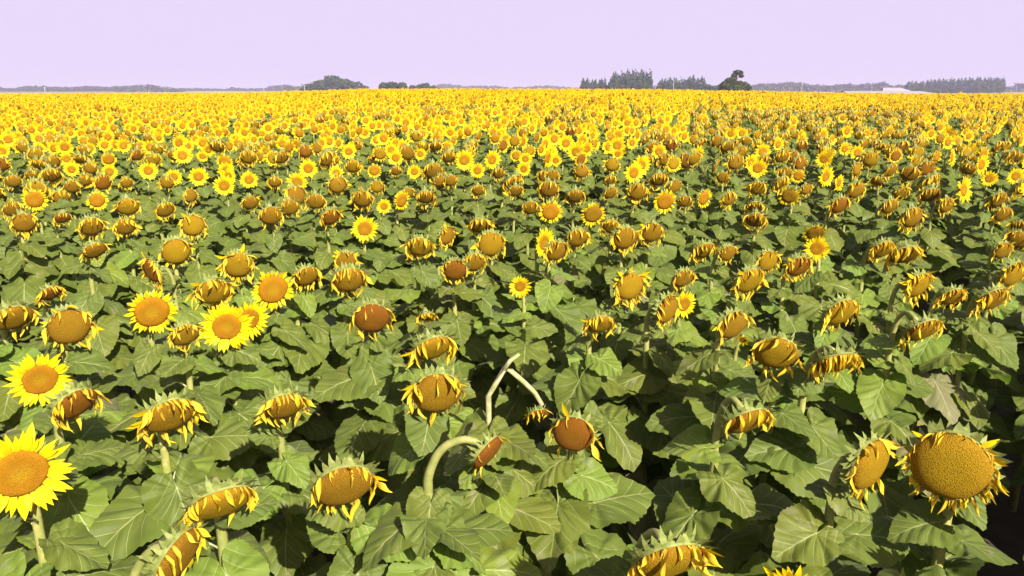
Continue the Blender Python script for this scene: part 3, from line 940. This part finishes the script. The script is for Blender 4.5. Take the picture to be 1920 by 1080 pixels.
for n_, a in enumerate(IND):
    rg = random.Random(1000 + n_ * 7)
    ex = a['ex']
    lod = 0 if a['dist'] < 5.3 else 1
    if a['dist'] > 9.5: lod = 1
    P = a['P']
    hook = ex.get('hook', .5)
    # stand the plant so that its head lands on P
    kind, r, pitch = a['kind'], a['r'], a['pitch']
    hx = 0.05 + 0.10 * max(0, math.sin(pitch)) + r * .4
    psi = a['yaw'] - math.pi / 2
    bx, by = P.x - hx * math.cos(psi), P.y - hx * math.sin(psi)
    hz = P.z - ground_z(bx, by)
    nl = ex.get('nl', 16) if lod == 0 else 17
    path = None
    if 'bend' in ex:                                          # stalk that arches or is snapped: its own course
        inv = (Matrix.Translation((bx, by, ground_z(bx, by))) @ Matrix.Rotation(psi, 4, 'Z')).inverted()
        w_ = []
        for (qx, qy) in ex['bend']:
            r_ = ray(qx, qy); w_.append(r_ * (P.y / r_.y))
        w_ = [Vector((q_.x, q_.y, q_.z + CAM_Z)) for q_ in w_]
        w_ = [Vector((w_[0].x, w_[0].y, ground_z(w_[0].x, w_[0].y) - .02))] + w_
        sm = [w_[0], w_[1]]
        for i_ in range(1, len(w_) - 1):
            p0, p1, p2, p3 = w_[i_ - 1] if i_ > 1 else w_[1], w_[i_], w_[i_ + 1], w_[min(i_ + 2, len(w_) - 1)]
            for t_i in ((1.0,) if 'pale' in ex else (1 / 3, 2 / 3, 1.0)):
                sm.append(.5 * ((2 * p1) + (p2 - p0) * t_i + (2 * p0 - 5 * p1 + 4 * p2 - p3) * t_i ** 2 + (-p0 + 3 * p1 - 3 * p2 + p3) * t_i ** 3))
        path = [inv @ q_ for q_ in sm]
    plan = plan_plant(rg, kind, a['disc'], r, pitch, hz, lod, ex.get('few', 1.0), ex.get('plen'), nl, 1.0, None, hook, .02 if path else 0.0, path, 'stem_pale' if 'pale' in ex else 'stem_green')
    snapped = T()
    if 'pale' in ex:
        q1 = [inv @ Vector((v_.x, v_.y, v_.z + CAM_Z)) for v_ in (ray(a_, b_) * (P.y / ray(a_, b_).y) for a_, b_ in ((945, 693), (957, 676), (974, 664)))]
        tube(snapped, q1, [.0085, .007, .005], 6, 'stem_pale')
    if path:                                                  # leaves crowding the foot of the bent stalk, on its near side
        lo = path[1]
        for i_, (dz, da) in enumerate([(-.13, 0), (-.18, .8), (-.17, -.8), (-.27, .3), (-.32, -.4), (-.22, 1.6)]):
            k_ = rg.randrange(len(LEAF[0])); L_f = .12 + .025 * (i_ % 3)
            M_ = Matrix.Translation((lo.x, lo.y, lo.z + dz)) @ Matrix.Rotation(-math.pi / 2 - psi + da, 4, 'Z') @ Matrix.Diagonal((L_f, L_f, L_f, 1))
            plan[1].append((('leaf', 'g', 0, k_), LEAF[0][k_], M_))
    o = build_plant(plan, bx, by, psi, a['w'] >= (20 if kind == O else 32 if kind == L_ else 38))
    if snapped.v: part('broken_stalk', snapped.mesh('broken_stalk'), o, Matrix())
    tagp(o, a['label'], 'sunflower', 'sunflowers in the nearer rows of the field')

# ------------------------------------------------------------------ all the sunflowers beyond them, as one crop
protos = []
spec = []
rg = random.Random(77)
for lod, nvar in ((1, 8), (2, 20), (3, 14)):
    for i in range(nvar):
        if lod == 1: kind = (C, C, O, C, L_, C, O, C)[i]
        else: kind = (O, C, O, L_, C)[i % 5]
        disc = OP if kind == O else (rg.choice([OP, OP, BR]) if kind == L_ else rg.choice([BR, BR, GO, RE]))
        pit = R({O: rg.gauss(1, 4), L_: rg.gauss(8, 5), C: (15, 28, 38, 50, 22)[i % 5]}[kind])
        r = {O: rg.uniform(.052, .066), L_: rg.uniform(.064, .08), C: rg.uniform(.078, .098)}[kind]
        plan = plan_plant(rg, kind, disc, r, pit, 1.62, lod, 1.0, None, {1: 17, 2: 15, 3: 11}[lod], {1: 1, 2: 1.05, 3: 1.3}[lod], 0.0)
        t_ = joined(plan)
        me = t_.mesh('sunflower_kind')
        po = bpy.data.objects.new('sunflower_kind', me)
        protos.append(po); spec.append((lod, kind))
pv, pi_, pr_, ps_ = [], [], [], []
rg = random.Random(99)
for e in STUFF:
    dist = e['dist']
    lod = 1 if dist < 8.5 else (2 if dist < 26 else 3)
    ks = [i for i, s_ in enumerate(spec) if s_ == (lod, e['kind'])]
    pi_.append(rg.choice(ks))
    P = e['P']
    gz = ground_z(P.x, P.y)
    pv.append((P.x, P.y, gz)); ps_.append((P.z - gz) / 1.62); pr_.append(e['yaw'] - math.pi / 2)
pm = bpy.data.meshes.new('sunflower_crop')
pm.from_pydata(pv, [], [])
for nm, typ, data in (('kind_index', 'INT', pi_), ('turn', 'FLOAT', pr_), ('size', 'FLOAT', ps_)):
    at = pm.attributes.new(nm, typ, 'POINT'); at.data.foreach_set('value', data)
crop = bpy.data.objects.new('sunflowers', pm)
COL.objects.link(crop)
tagp(crop, 'dense mass of yellow and brown sunflowers filling the field back to its crest', 'sunflower crop', None, 'stuff')
ng = bpy.data.node_groups.new('crop', 'GeometryNodeTree')
ng.interface.new_socket('Geometry', in_out='INPUT', socket_type='NodeSocketGeometry')
ng.interface.new_socket('Geometry', in_out='OUTPUT', socket_type='NodeSocketGeometry')
gi = ng.nodes.new('NodeGroupInput'); go = ng.nodes.new('NodeGroupOutput')
jn = ng.nodes.new('GeometryNodeJoinGeometry')


def attr(nm, typ):
    nd = ng.nodes.new('GeometryNodeInputNamedAttribute'); nd.data_type = typ; nd.inputs[0].default_value = nm
    return nd.outputs[0]


ai, ar, as_ = attr('kind_index', 'INT'), attr('turn', 'FLOAT'), attr('size', 'FLOAT')
cx = ng.nodes.new('ShaderNodeCombineXYZ'); ng.links.new(ar, cx.inputs[2])
for i, po in enumerate(protos):
    ob = ng.nodes.new('GeometryNodeObjectInfo'); ob.inputs[0].default_value = po
    cmp_ = ng.nodes.new('FunctionNodeCompare'); cmp_.data_type = 'INT'; cmp_.operation = 'EQUAL'
    ng.links.new(ai, cmp_.inputs[2]); cmp_.inputs[3].default_value = i
    io = ng.nodes.new('GeometryNodeInstanceOnPoints')
    ng.links.new(gi.outputs[0], io.inputs['Points']); ng.links.new(cmp_.outputs[0], io.inputs['Selection'])
    ng.links.new(ob.outputs['Geometry'], io.inputs['Instance'])
    ng.links.new(cx.outputs[0], io.inputs['Rotation']); ng.links.new(as_, io.inputs['Scale'])
    ng.links.new(io.outputs[0], jn.inputs[0])
ng.links.new(jn.outputs[0], go.inputs[0])
md = crop.modifiers.new('crop', 'NODES'); md.node_group = ng
print('individuals', len(IND), 'crop', len(STUFF))

# ------------------------------------------------------------------ trees, poles and buildings on the plain beyond
def crown_template(seed, blobs, n, size, mat):
    """leafy crown: small leaf clumps spread through and over overlapping lobes"""
    rg = random.Random(seed)
    t = T(); v = []; f = []
    tot = sum(b_[3] * b_[4] * b_[5] for b_ in blobs) ** 1.0
    wts = [(b_[3] * b_[4] * b_[5]) ** .75 for b_ in blobs]
    for i in range(n):
        b_ = rg.choices(blobs, wts)[0]
        d = Vector((rg.gauss(0, 1), rg.gauss(0, 1), rg.gauss(0, 1))).normalized()
        rr = rg.uniform(.55, 1.0) ** .6 * (1 + .18 * noise.noise(d * 2.2 + Vector((seed, 0, 0))))
        c = Vector((b_[0] + d.x * b_[3] * rr, b_[1] + d.y * b_[4] * rr, b_[2] + d.z * b_[5] * rr))
        nrm = (d + Vector((rg.gauss(0, .5), rg.gauss(0, .5), rg.gauss(0, .5)))).normalized()
        a = nrm.cross(Vector((rg.gauss(0, 1), rg.gauss(0, 1), rg.gauss(0, 1)))).normalized(); b2 = nrm.cross(a)
        s = size * rg.uniform(.5, 1.3)
        o = len(v)
        v += [c + a * s, c + b2 * s * .8 + nrm * s * .2, c - a * s * .9, c - b2 * s * .7 - nrm * s * .15]
        f.append((o, o + 1, o + 2, o + 3))
    t.add(v, f, mat)
    return t


def trunk_template(h, r, limbs=()):
    t = T()
    tube(t, [(0, 0, -.3), (0.05 * h * .2, 0, h * .5), (0, 0, h)], [r * 1.3, r, r * .5], 7, 'bark')
    for (z, dx, dy, dz) in limbs:
        tube(t, [(0, 0, z), (dx * .5, dy * .5, z + dz * .6), (dx, dy, z + dz)], [r * .5, r * .35, r * .15], 5, 'bark')
    return t


_crowns = {}


def round_kind(v_):
    if ('r', v_) not in _crowns:
        rg = random.Random(500 + v_)
        blobs = [(rg.uniform(-.32, .32), rg.uniform(-.3, .3), rg.uniform(.32, .72), rg.uniform(.24, .36), rg.uniform(.24, .34), rg.uniform(.16, .28)) for _ in range(7)]
        blobs.append((0, 0, .42, .46, .42, .38))
        _crowns[('r', v_)] = (crown_template(v_, blobs, 2200, .06, 'crown_dark').mesh('crown'), trunk_template(.5, .03, [(.25, .25, .1, .3), (.3, -.25, -.1, .3)]).mesh('trunk'))
    return _crowns[('r', v_)]


def poplar_kind(v_):
    if ('p', v_) not in _crowns:
        rg = random.Random(600 + v_)
        blobs = []
        for i in range(9):
            s = i / 8
            w = .125 * math.sin(math.pi * min(1, .25 + s * .62)) * (1 - s ** 4 * .6) * rg.uniform(.85, 1.2)
            blobs.append((rg.uniform(-.02, .02), rg.uniform(-.02, .02), .12 + .80 * s, w, w, .085))
        _crowns[('p', v_)] = (crown_template(v_, blobs, 1000, .03, 'crown_poplar').mesh('crown'), trunk_template(.4, .014).mesh('trunk'))
    return _crowns[('p', v_)]


def at_px(px, D):
    x = (px - 960) / FPX * D
    return x, D, ground_z(x, D)


def tree(px, ytop, D, kindf, var, wpx, label, group, name, asp=1.0):
    x, y, z = at_px(px, D)
    y0 = YH + FPX * (CAM_Z - z) / D
    h = (y0 - ytop) * D / FPX
    root = bpy.data.objects.new(name, None); COL.objects.link(root)
    root.location = (x, y, z)
    cm, tm = kindf(var)
    wd = wpx * D / FPX / (.95 if kindf is round_kind else .21)
    M = Matrix.Diagonal((wd, wd, h, 1)) @ Matrix.Rotation(var * 2.1 + px, 4, 'Z')
    part('crown', cm, root, M)
    part('trunk', tm, root, Matrix.Diagonal((h, h, h, 1)))
    tagp(root, label, 'tree', group)
    return root


rt = random.Random(21)


def nth(i): return ORD[i] if i else 'first'


# broad dark clump left of the middle
for i, (px, yt, w) in enumerate([(602, 155, 26), (618, 148, 28), (635, 138, 34), (653, 144, 34), (669, 151, 30), (683, 159, 24), (590, 160, 20), (645, 156, 40)]):
    tree(px, yt, 620 + rt.uniform(-25, 25), round_kind, i % 4, w * 1.2, '%s of the dark round trees in the tall domed clump, from the left' % nth([1, 2, 3, 5, 6, 7, 0, 4][i]) , 'trees of the domed clump', 'round_tree')
for i, (px, yt, w) in enumerate([(735, 152, 24), (750, 150, 26), (763, 150.5, 22)]):
    tree(px, yt, 430 + rt.uniform(-10, 10), round_kind, (i + 1) % 4, w * 1.15, '%s green tree from the left in the low flat-topped grove left of centre' % nth(i), 'trees of the flat-topped grove', 'round_tree')
for i, (px, yt, w) in enumerate([(779, 157, 14), (790, 155, 15), (803, 153.5, 15), (814, 158, 13), (824, 161, 10)]):
    tree(px, yt, 520 + rt.uniform(-10, 10), round_kind, (i + 2) % 4, w * 1.1, '%s small shrubby tree from the left, trailing right of the flat-topped grove' % nth(i), 'shrubby trees right of the grove', 'round_tree')
# poplars
k = 0
for i in range(8):
    px = 1089 + i * 5.6 + rt.uniform(-1, 1)
    yt = (144.5, 146, 151, 149, 147, 148, 147, 145)[i] + rt.uniform(-.5, .5)
    tree(px, yt, 560 + rt.uniform(-15, 15), poplar_kind, i % 5, 9.5, '%s slender poplar from the left in the short row beside the tall clump' % nth(i), 'poplars of the short row', 'poplar_tree')
tops = [147, 136, 134, 138, 133, 135, 131.5, 134, 130.5, 132, 133, 131, 134, 135, 131]
for i in range(15):
    px = 1137 + i * 5.1 + rt.uniform(-1, 1)
    tree(px, tops[i] + rt.uniform(-1, 1), 520 + rt.uniform(-15, 15), poplar_kind, (i * 3) % 5, 10.5, '%s slender poplar from the left in the tallest dark poplar clump' % nth(i), 'poplars of the tallest clump', 'poplar_tree')
tp = [150, 147, 145, 148, 144, 146, 147, 149, 145, 147, 146, 144, 138, 148, 145, 144, 148]
for i in range(17):
    px = 1226 + i * 5.0 + rt.uniform(-1, 1)
    tree(px, tp[i] + rt.uniform(-.7, .7), 560 + rt.uniform(-15, 15), poplar_kind, (i * 2 + 1) % 5, 9.5, '%s poplar from the left in the low row between tall clump and lone tree' % nth(i), 'poplars of the low row', 'poplar_tree')
for i in range(9):
    px = 1236 + i * 12.5
    tree(px, 156 + rt.uniform(-1, 2), 500 + rt.uniform(-10, 10), round_kind, i % 4, 17, '%s low bushy tree from the left, at the foot of the low poplar row' % nth(i), 'bushy trees below the low poplar row', 'round_tree')
for i in range(20):
    px = 1676 + i * 6.8 + rt.uniform(-1, 1)
    yt = float(np.interp(px, [1676, 1700, 1712, 1740, 1790, 1806], [152, 153, 149, 147, 145, 146])) + rt.uniform(-1, 1.2)
    tree(px, yt, 860 + rt.uniform(-20, 20), poplar_kind, (i * 2) % 5, 10, '%s hazy poplar from the left in the long row behind the white roofs' % nth(i), 'poplars of the long hazy row', 'poplar_tree')
for i in range(8):
    px = 1814 + i * 4.7 + rt.uniform(-.6, .6)
    tree(px, 145 + rt.uniform(-.8, 1), 820 + rt.uniform(-10, 10), poplar_kind, (i * 3 + 1) % 5, 9, '%s poplar from the left in the square-topped stand near the right edge' % nth(i), 'poplars of the square-topped stand', 'poplar_tree')
for i in range(9):
    px = 1700 + i * 14
    tree(px, 161 + rt.uniform(-1.5, 1.5), 800 + rt.uniform(-10, 10), round_kind, (i + 1) % 4, 18, '%s low hazy bush tree from the left, in front of the long poplar row' % nth(i), 'bushy trees below the long poplar row', 'round_tree')

for i in range(9):
    px = 1143 + i * 8
    tree(px, 153 + rt.uniform(-2, 3), 495 + rt.uniform(-6, 6), round_kind, i % 4, 15, '%s bushy tree from the left, at the foot of the tallest poplar clump' % nth(i), 'bushy trees below the tallest poplars', 'round_tree')
for i in range(5):
    px = 1091 + i * 9
    tree(px, 157 + rt.uniform(-1, 2), 530 + rt.uniform(-6, 6), round_kind, (i + 2) % 4, 14, '%s bushy tree from the left, at the foot of the short poplar row' % nth(i), 'bushy trees below the short poplar row', 'round_tree')

# the lone tree with its raised tuft
x, y, z = at_px(1363, 225)
root = bpy.data.objects.new('lone_tree', None); COL.objects.link(root); root.location = (x, y, z)
lb = [(0.2, 0, 4.6, 4.5, 3.8, 2.7), (-2.7, .3, 6.0, 1.9, 2, 1.7), (2.7, 0, 5.6, 2.1, 2, 1.7), (-1.3, 0, 7.2, 1.5, 1.4, 1.2), (-2.2, 0, 7.9, .9, .9, .6), (1.2, 0, 6.6, 1.6, 2, 1.1), (-.3, 0, 8.3, .8, .7, .9),
      (0.6, 0, 10.0, 1.5, 1.2, .75), (-.5, 0, 9.2, .9, .9, .7), (1.7, .1, 9.1, .8, .8, .6), (-1.3, 0, 8.3, .7, .7, .5)]
part('crown', crown_template(71, lb, 9500, .25, 'crown_lone').mesh('crown'), root, Matrix())
part('trunk', trunk_template(9.2, .28, [(2.5, 2.6, .3, 2.4), (2.8, -2.4, -.2, 2.6), (5.5, -1.6, .3, 1.6), (7.2, 1.2, .1, 1.8)]).mesh('trunk'), root, Matrix())
tagp(root, 'nearest dark green tree with a raised tuft above its bushy crown', 'tree')


def treeline(x0, x1, D, ytop, w, label, seed, mat='crown_far', name='far_treeline'):
    """hazy far woods that read as one mass"""
    rg = random.Random(seed)
    t = T()
    px = x0
    while px < x1:
        X, Y, Z = at_px(px, D + rg.uniform(-40, 40))
        ty = ytop(px) + rg.uniform(-1.3, 1.5)
        top = CAM_Z - Y * (ty - YH) / FPX
        h = max(1.5, top - Z); ww = w * D / FPX * rg.uniform(.6, 1.3)
        bl = [(X, Y, Z + h * .45, ww, ww, h * .55)] + [(X + rg.uniform(-ww, ww), Y, Z + h * rg.uniform(.45, .8), ww * .5, ww * .5, h * .2) for _ in range(3)]
        t.join(crown_template(rg.randrange(9999), bl, 200, 1.2 * D / 1100, mat))
        px += w * rg.uniform(.5, 1.0)
    o = bpy.data.objects.new(name, t.mesh(name)); COL.objects.link(o)
    tagp(o, label, 'treeline', None, 'stuff')


def prof(*p):
    xs_, ys_ = p[::2], p[1::2]
    return lambda px: float(np.interp(px, xs_, ys_))


treeline(-160, 246, 1250, prof(-160, 162, 0, 161, 25, 161, 45, 166.5, 60, 166, 85, 161.5, 105, 161.5, 150, 164, 190, 162, 246, 162), 5, 'low hazy line of thin trees along the far left horizon', 1)
treeline(246, 362, 1100, prof(246, 160.5, 262, 159, 290, 158, 308, 158, 325, 163, 342, 162.5, 358, 167), 11, 'broad hazy rounded wood left of the middle of the horizon', 2)
treeline(362, 560, 1500, prof(362, 165, 420, 167, 440, 168, 455, 163.5, 465, 167, 500, 166, 520, 163, 545, 159, 555, 160), 6, 'pale hazy trees stretching left of the tall domed clump', 3)
treeline(556, 610, 1150, prof(556, 161, 585, 161, 600, 153, 612, 153), 10, 'grey hazy wood behind the left side of the domed clump', 4)
treeline(826, 1086, 1700, prof(826, 158.5, 845, 157.5, 856, 161, 890, 162, 920, 160.5, 940, 163.5, 990, 164, 1010, 160.5, 1035, 161, 1060, 164, 1086, 164), 8, 'pale blue treeline between the grove and the poplars', 5)
treeline(1392, 1640, 1150, prof(1392, 159, 1400, 157.5, 1430, 155.5, 1465, 154.5, 1482, 154, 1500, 158, 1540, 160, 1552, 157, 1580, 158.5, 1612, 156, 1632, 153, 1640, 158), 9, 'hazy wood running from the lone tree to the white roofs', 6)
treeline(1640, 1700, 1200, prof(1640, 160, 1700, 159), 8, 'hazy trees just above the white roofs', 7)
treeline(1846, 2120, 1150, prof(1846, 163, 1866, 162, 1872, 156, 1890, 154, 1920, 155, 2000, 157, 2120, 156), 11, 'rounded hazy wood at the right edge of the horizon', 8)
treeline(1200, 1232, 1500, prof(1200, 161, 1232, 161), 8, 'pale treeline in the gap between two poplar stands', 9)


# white farm sheds behind the crop at the right
def shed(px0, px1, yeave, yridge, D, depth, label, name='farm_shed', nwin=6):
    x0, x1 = (px0 - 960) / FPX * D, (px1 - 960) / FPX * D
    gz = ground_z((x0 + x1) / 2, D)
    ez = CAM_Z - D * (yeave - YH) / FPX; rz = CAM_Z - (D + depth / 2) * (yridge - YH) / FPX
    root = bpy.data.objects.new(name, None); COL.objects.link(root); root.location = ((x0 + x1) / 2, D, gz)
    hw = (x1 - x0) / 2; e = ez - gz; r = rz - gz
    t = T()
    t.add([(-hw, 0, -.5), (hw, 0, -.5), (hw, 0, e), (-hw, 0, e), (-hw, depth, -.5), (hw, depth, -.5), (hw, depth, e), (-hw, depth, e), (-hw, depth / 2, r - .15), (hw, depth / 2, r - .15)],
          [(0, 1, 2, 3), (1, 5, 6, 9, 2), (5, 4, 7, 6), (4, 0, 3, 8, 7)], 'wall_white')
    part('wall', t.mesh('wall', False), root, Matrix())
    t = T()
    o_ = .5
    a = [(-hw - o_, -o_, e - .1), (hw + o_, -o_, e - .1), (hw - 3, depth / 2, r), (-hw + 3, depth / 2, r), (-hw - o_, depth + o_, e - .1), (hw + o_, depth + o_, e - .1)]
    b_ = [(p[0], p[1], p[2] + .22) for p in a]
    t.add(a + b_, [(6, 7, 8, 9), (9, 8, 11, 10), (0, 1, 7, 6), (1, 2, 8, 7), (2, 5, 11, 8), (5, 4, 10, 11), (4, 3, 9, 10), (3, 0, 6, 9)], 'roof_white')
    part('roof', t.mesh('roof', False), root, Matrix())
    t = T()
    t.add([(-.7, -.06, 0), (.7, -.06, 0), (.7, -.06, .9), (-.7, -.06, .9), (-.7, .02, 0), (.7, .02, 0), (.7, .02, .9), (-.7, .02, .9)],
          [(0, 1, 2, 3), (1, 5, 6, 2), (5, 4, 7, 6), (4, 0, 3, 7), (3, 2, 6, 7), (0, 4, 5, 1)], 'window_dark')
    wm = t.mesh('window', False)
    for i in range(nwin):
        part('window', wm, root, Matrix.Translation((-hw + (i + .5) * 2 * hw / nwin, 0, e * .45)))
    tagp(root, label, 'shed')
    return root


shed(1568, 1732, 175.6, 171.0, 430, 26, 'long low shed with a wide white hipped roof just behind the crop')
shed(1632, 1680, 170.0, 165.0, 520, 14, 'smaller shed with a higher white roof rising behind the long one', nwin=4)
shed(1520, 1578, 176.4, 174.2, 560, 14, 'low distant white-roofed shed left of the long shed', nwin=4)


def pole(px, ytop, D, rad, mat, label, arm=0.0, head=False):
    x, y, z = at_px(px, D)
    top = CAM_Z - D * (ytop - YH) / FPX - z
    root = bpy.data.objects.new('utility_pole', None); COL.objects.link(root); root.location = (x, y, z)
    t = T(); tube(t, [(0, 0, -.3), (0, 0, top * .5), (0, 0, top)], [rad * 1.3, rad, rad * .8], 8, mat)
    part('post', t.mesh('post'), root, Matrix())
    t = T(); w = arm or .8
    tube(t, [(-w, 0, top - .4), (0, 0, top - .38), (w, 0, top - .4)], rad * .45, 5, mat)
    part('crossarm', t.mesh('crossarm'), root, Matrix())
    tagp(root, label, 'pole')


pole(114.5, 163, 520, .17, 'pole_white', 'white pole on the plain at the far left')
pole(585, 160, 480, .14, 'pole_white', 'white pole in front of the left side of the domed clump')
pole(511, 161, 620, .22, 'pole_grey', 'thin grey pole left of the domed clump')
pole(772, 159, 400, .12, 'pole_white', 'short white pole in front of the flat-topped grove')
pole(943, 152, 700, .14, 'pole_grey', 'hair-thin mast above the pale blue treeline in the middle')
pole(1252, 150, 380, .10, 'pole_white', 'tall white mast in front of the low poplar row')
pole(1484, 153, 620, .30, 'pole_grey', 'pale round tower standing in front of the hazy wood', 1.2)

# ------------------------------------------------------------------ the air: one closed box of thin haze
hz_me = bpy.data.meshes.new('haze')
X0, X1, Y0, Y1, Z0, Z1 = -4500, 4500, -500, 4500, -6.0, 26.0
hz_me.from_pydata([(x, y, z) for z in (Z0, Z1) for y in (Y0, Y1) for x in (X0, X1)], [],
                  [(0, 2, 3, 1), (4, 5, 7, 6), (0, 1, 5, 4), (2, 6, 7, 3), (0, 4, 6, 2), (1, 3, 7, 5)])
hz = bpy.data.objects.new('haze', hz_me); COL.objects.link(hz); hz['kind'] = 'stuff'
hm = bpy.data.materials.new('haze'); hm.use_nodes = True
hm.node_tree.nodes.clear()
ho = hm.node_tree.nodes.new('ShaderNodeOutputMaterial')
hv = hm.node_tree.nodes.new('ShaderNodeVolumePrincipled')
hv.inputs['Color'].default_value = (0.76, 0.72, 1.0, 1)
hv.inputs['Density'].default_value = 0.00034
hv.inputs['Anisotropy'].default_value = 0.0
hm.node_tree.links.new(hv.outputs[0], ho.inputs['Volume'])
hz_me.materials.append(hm)
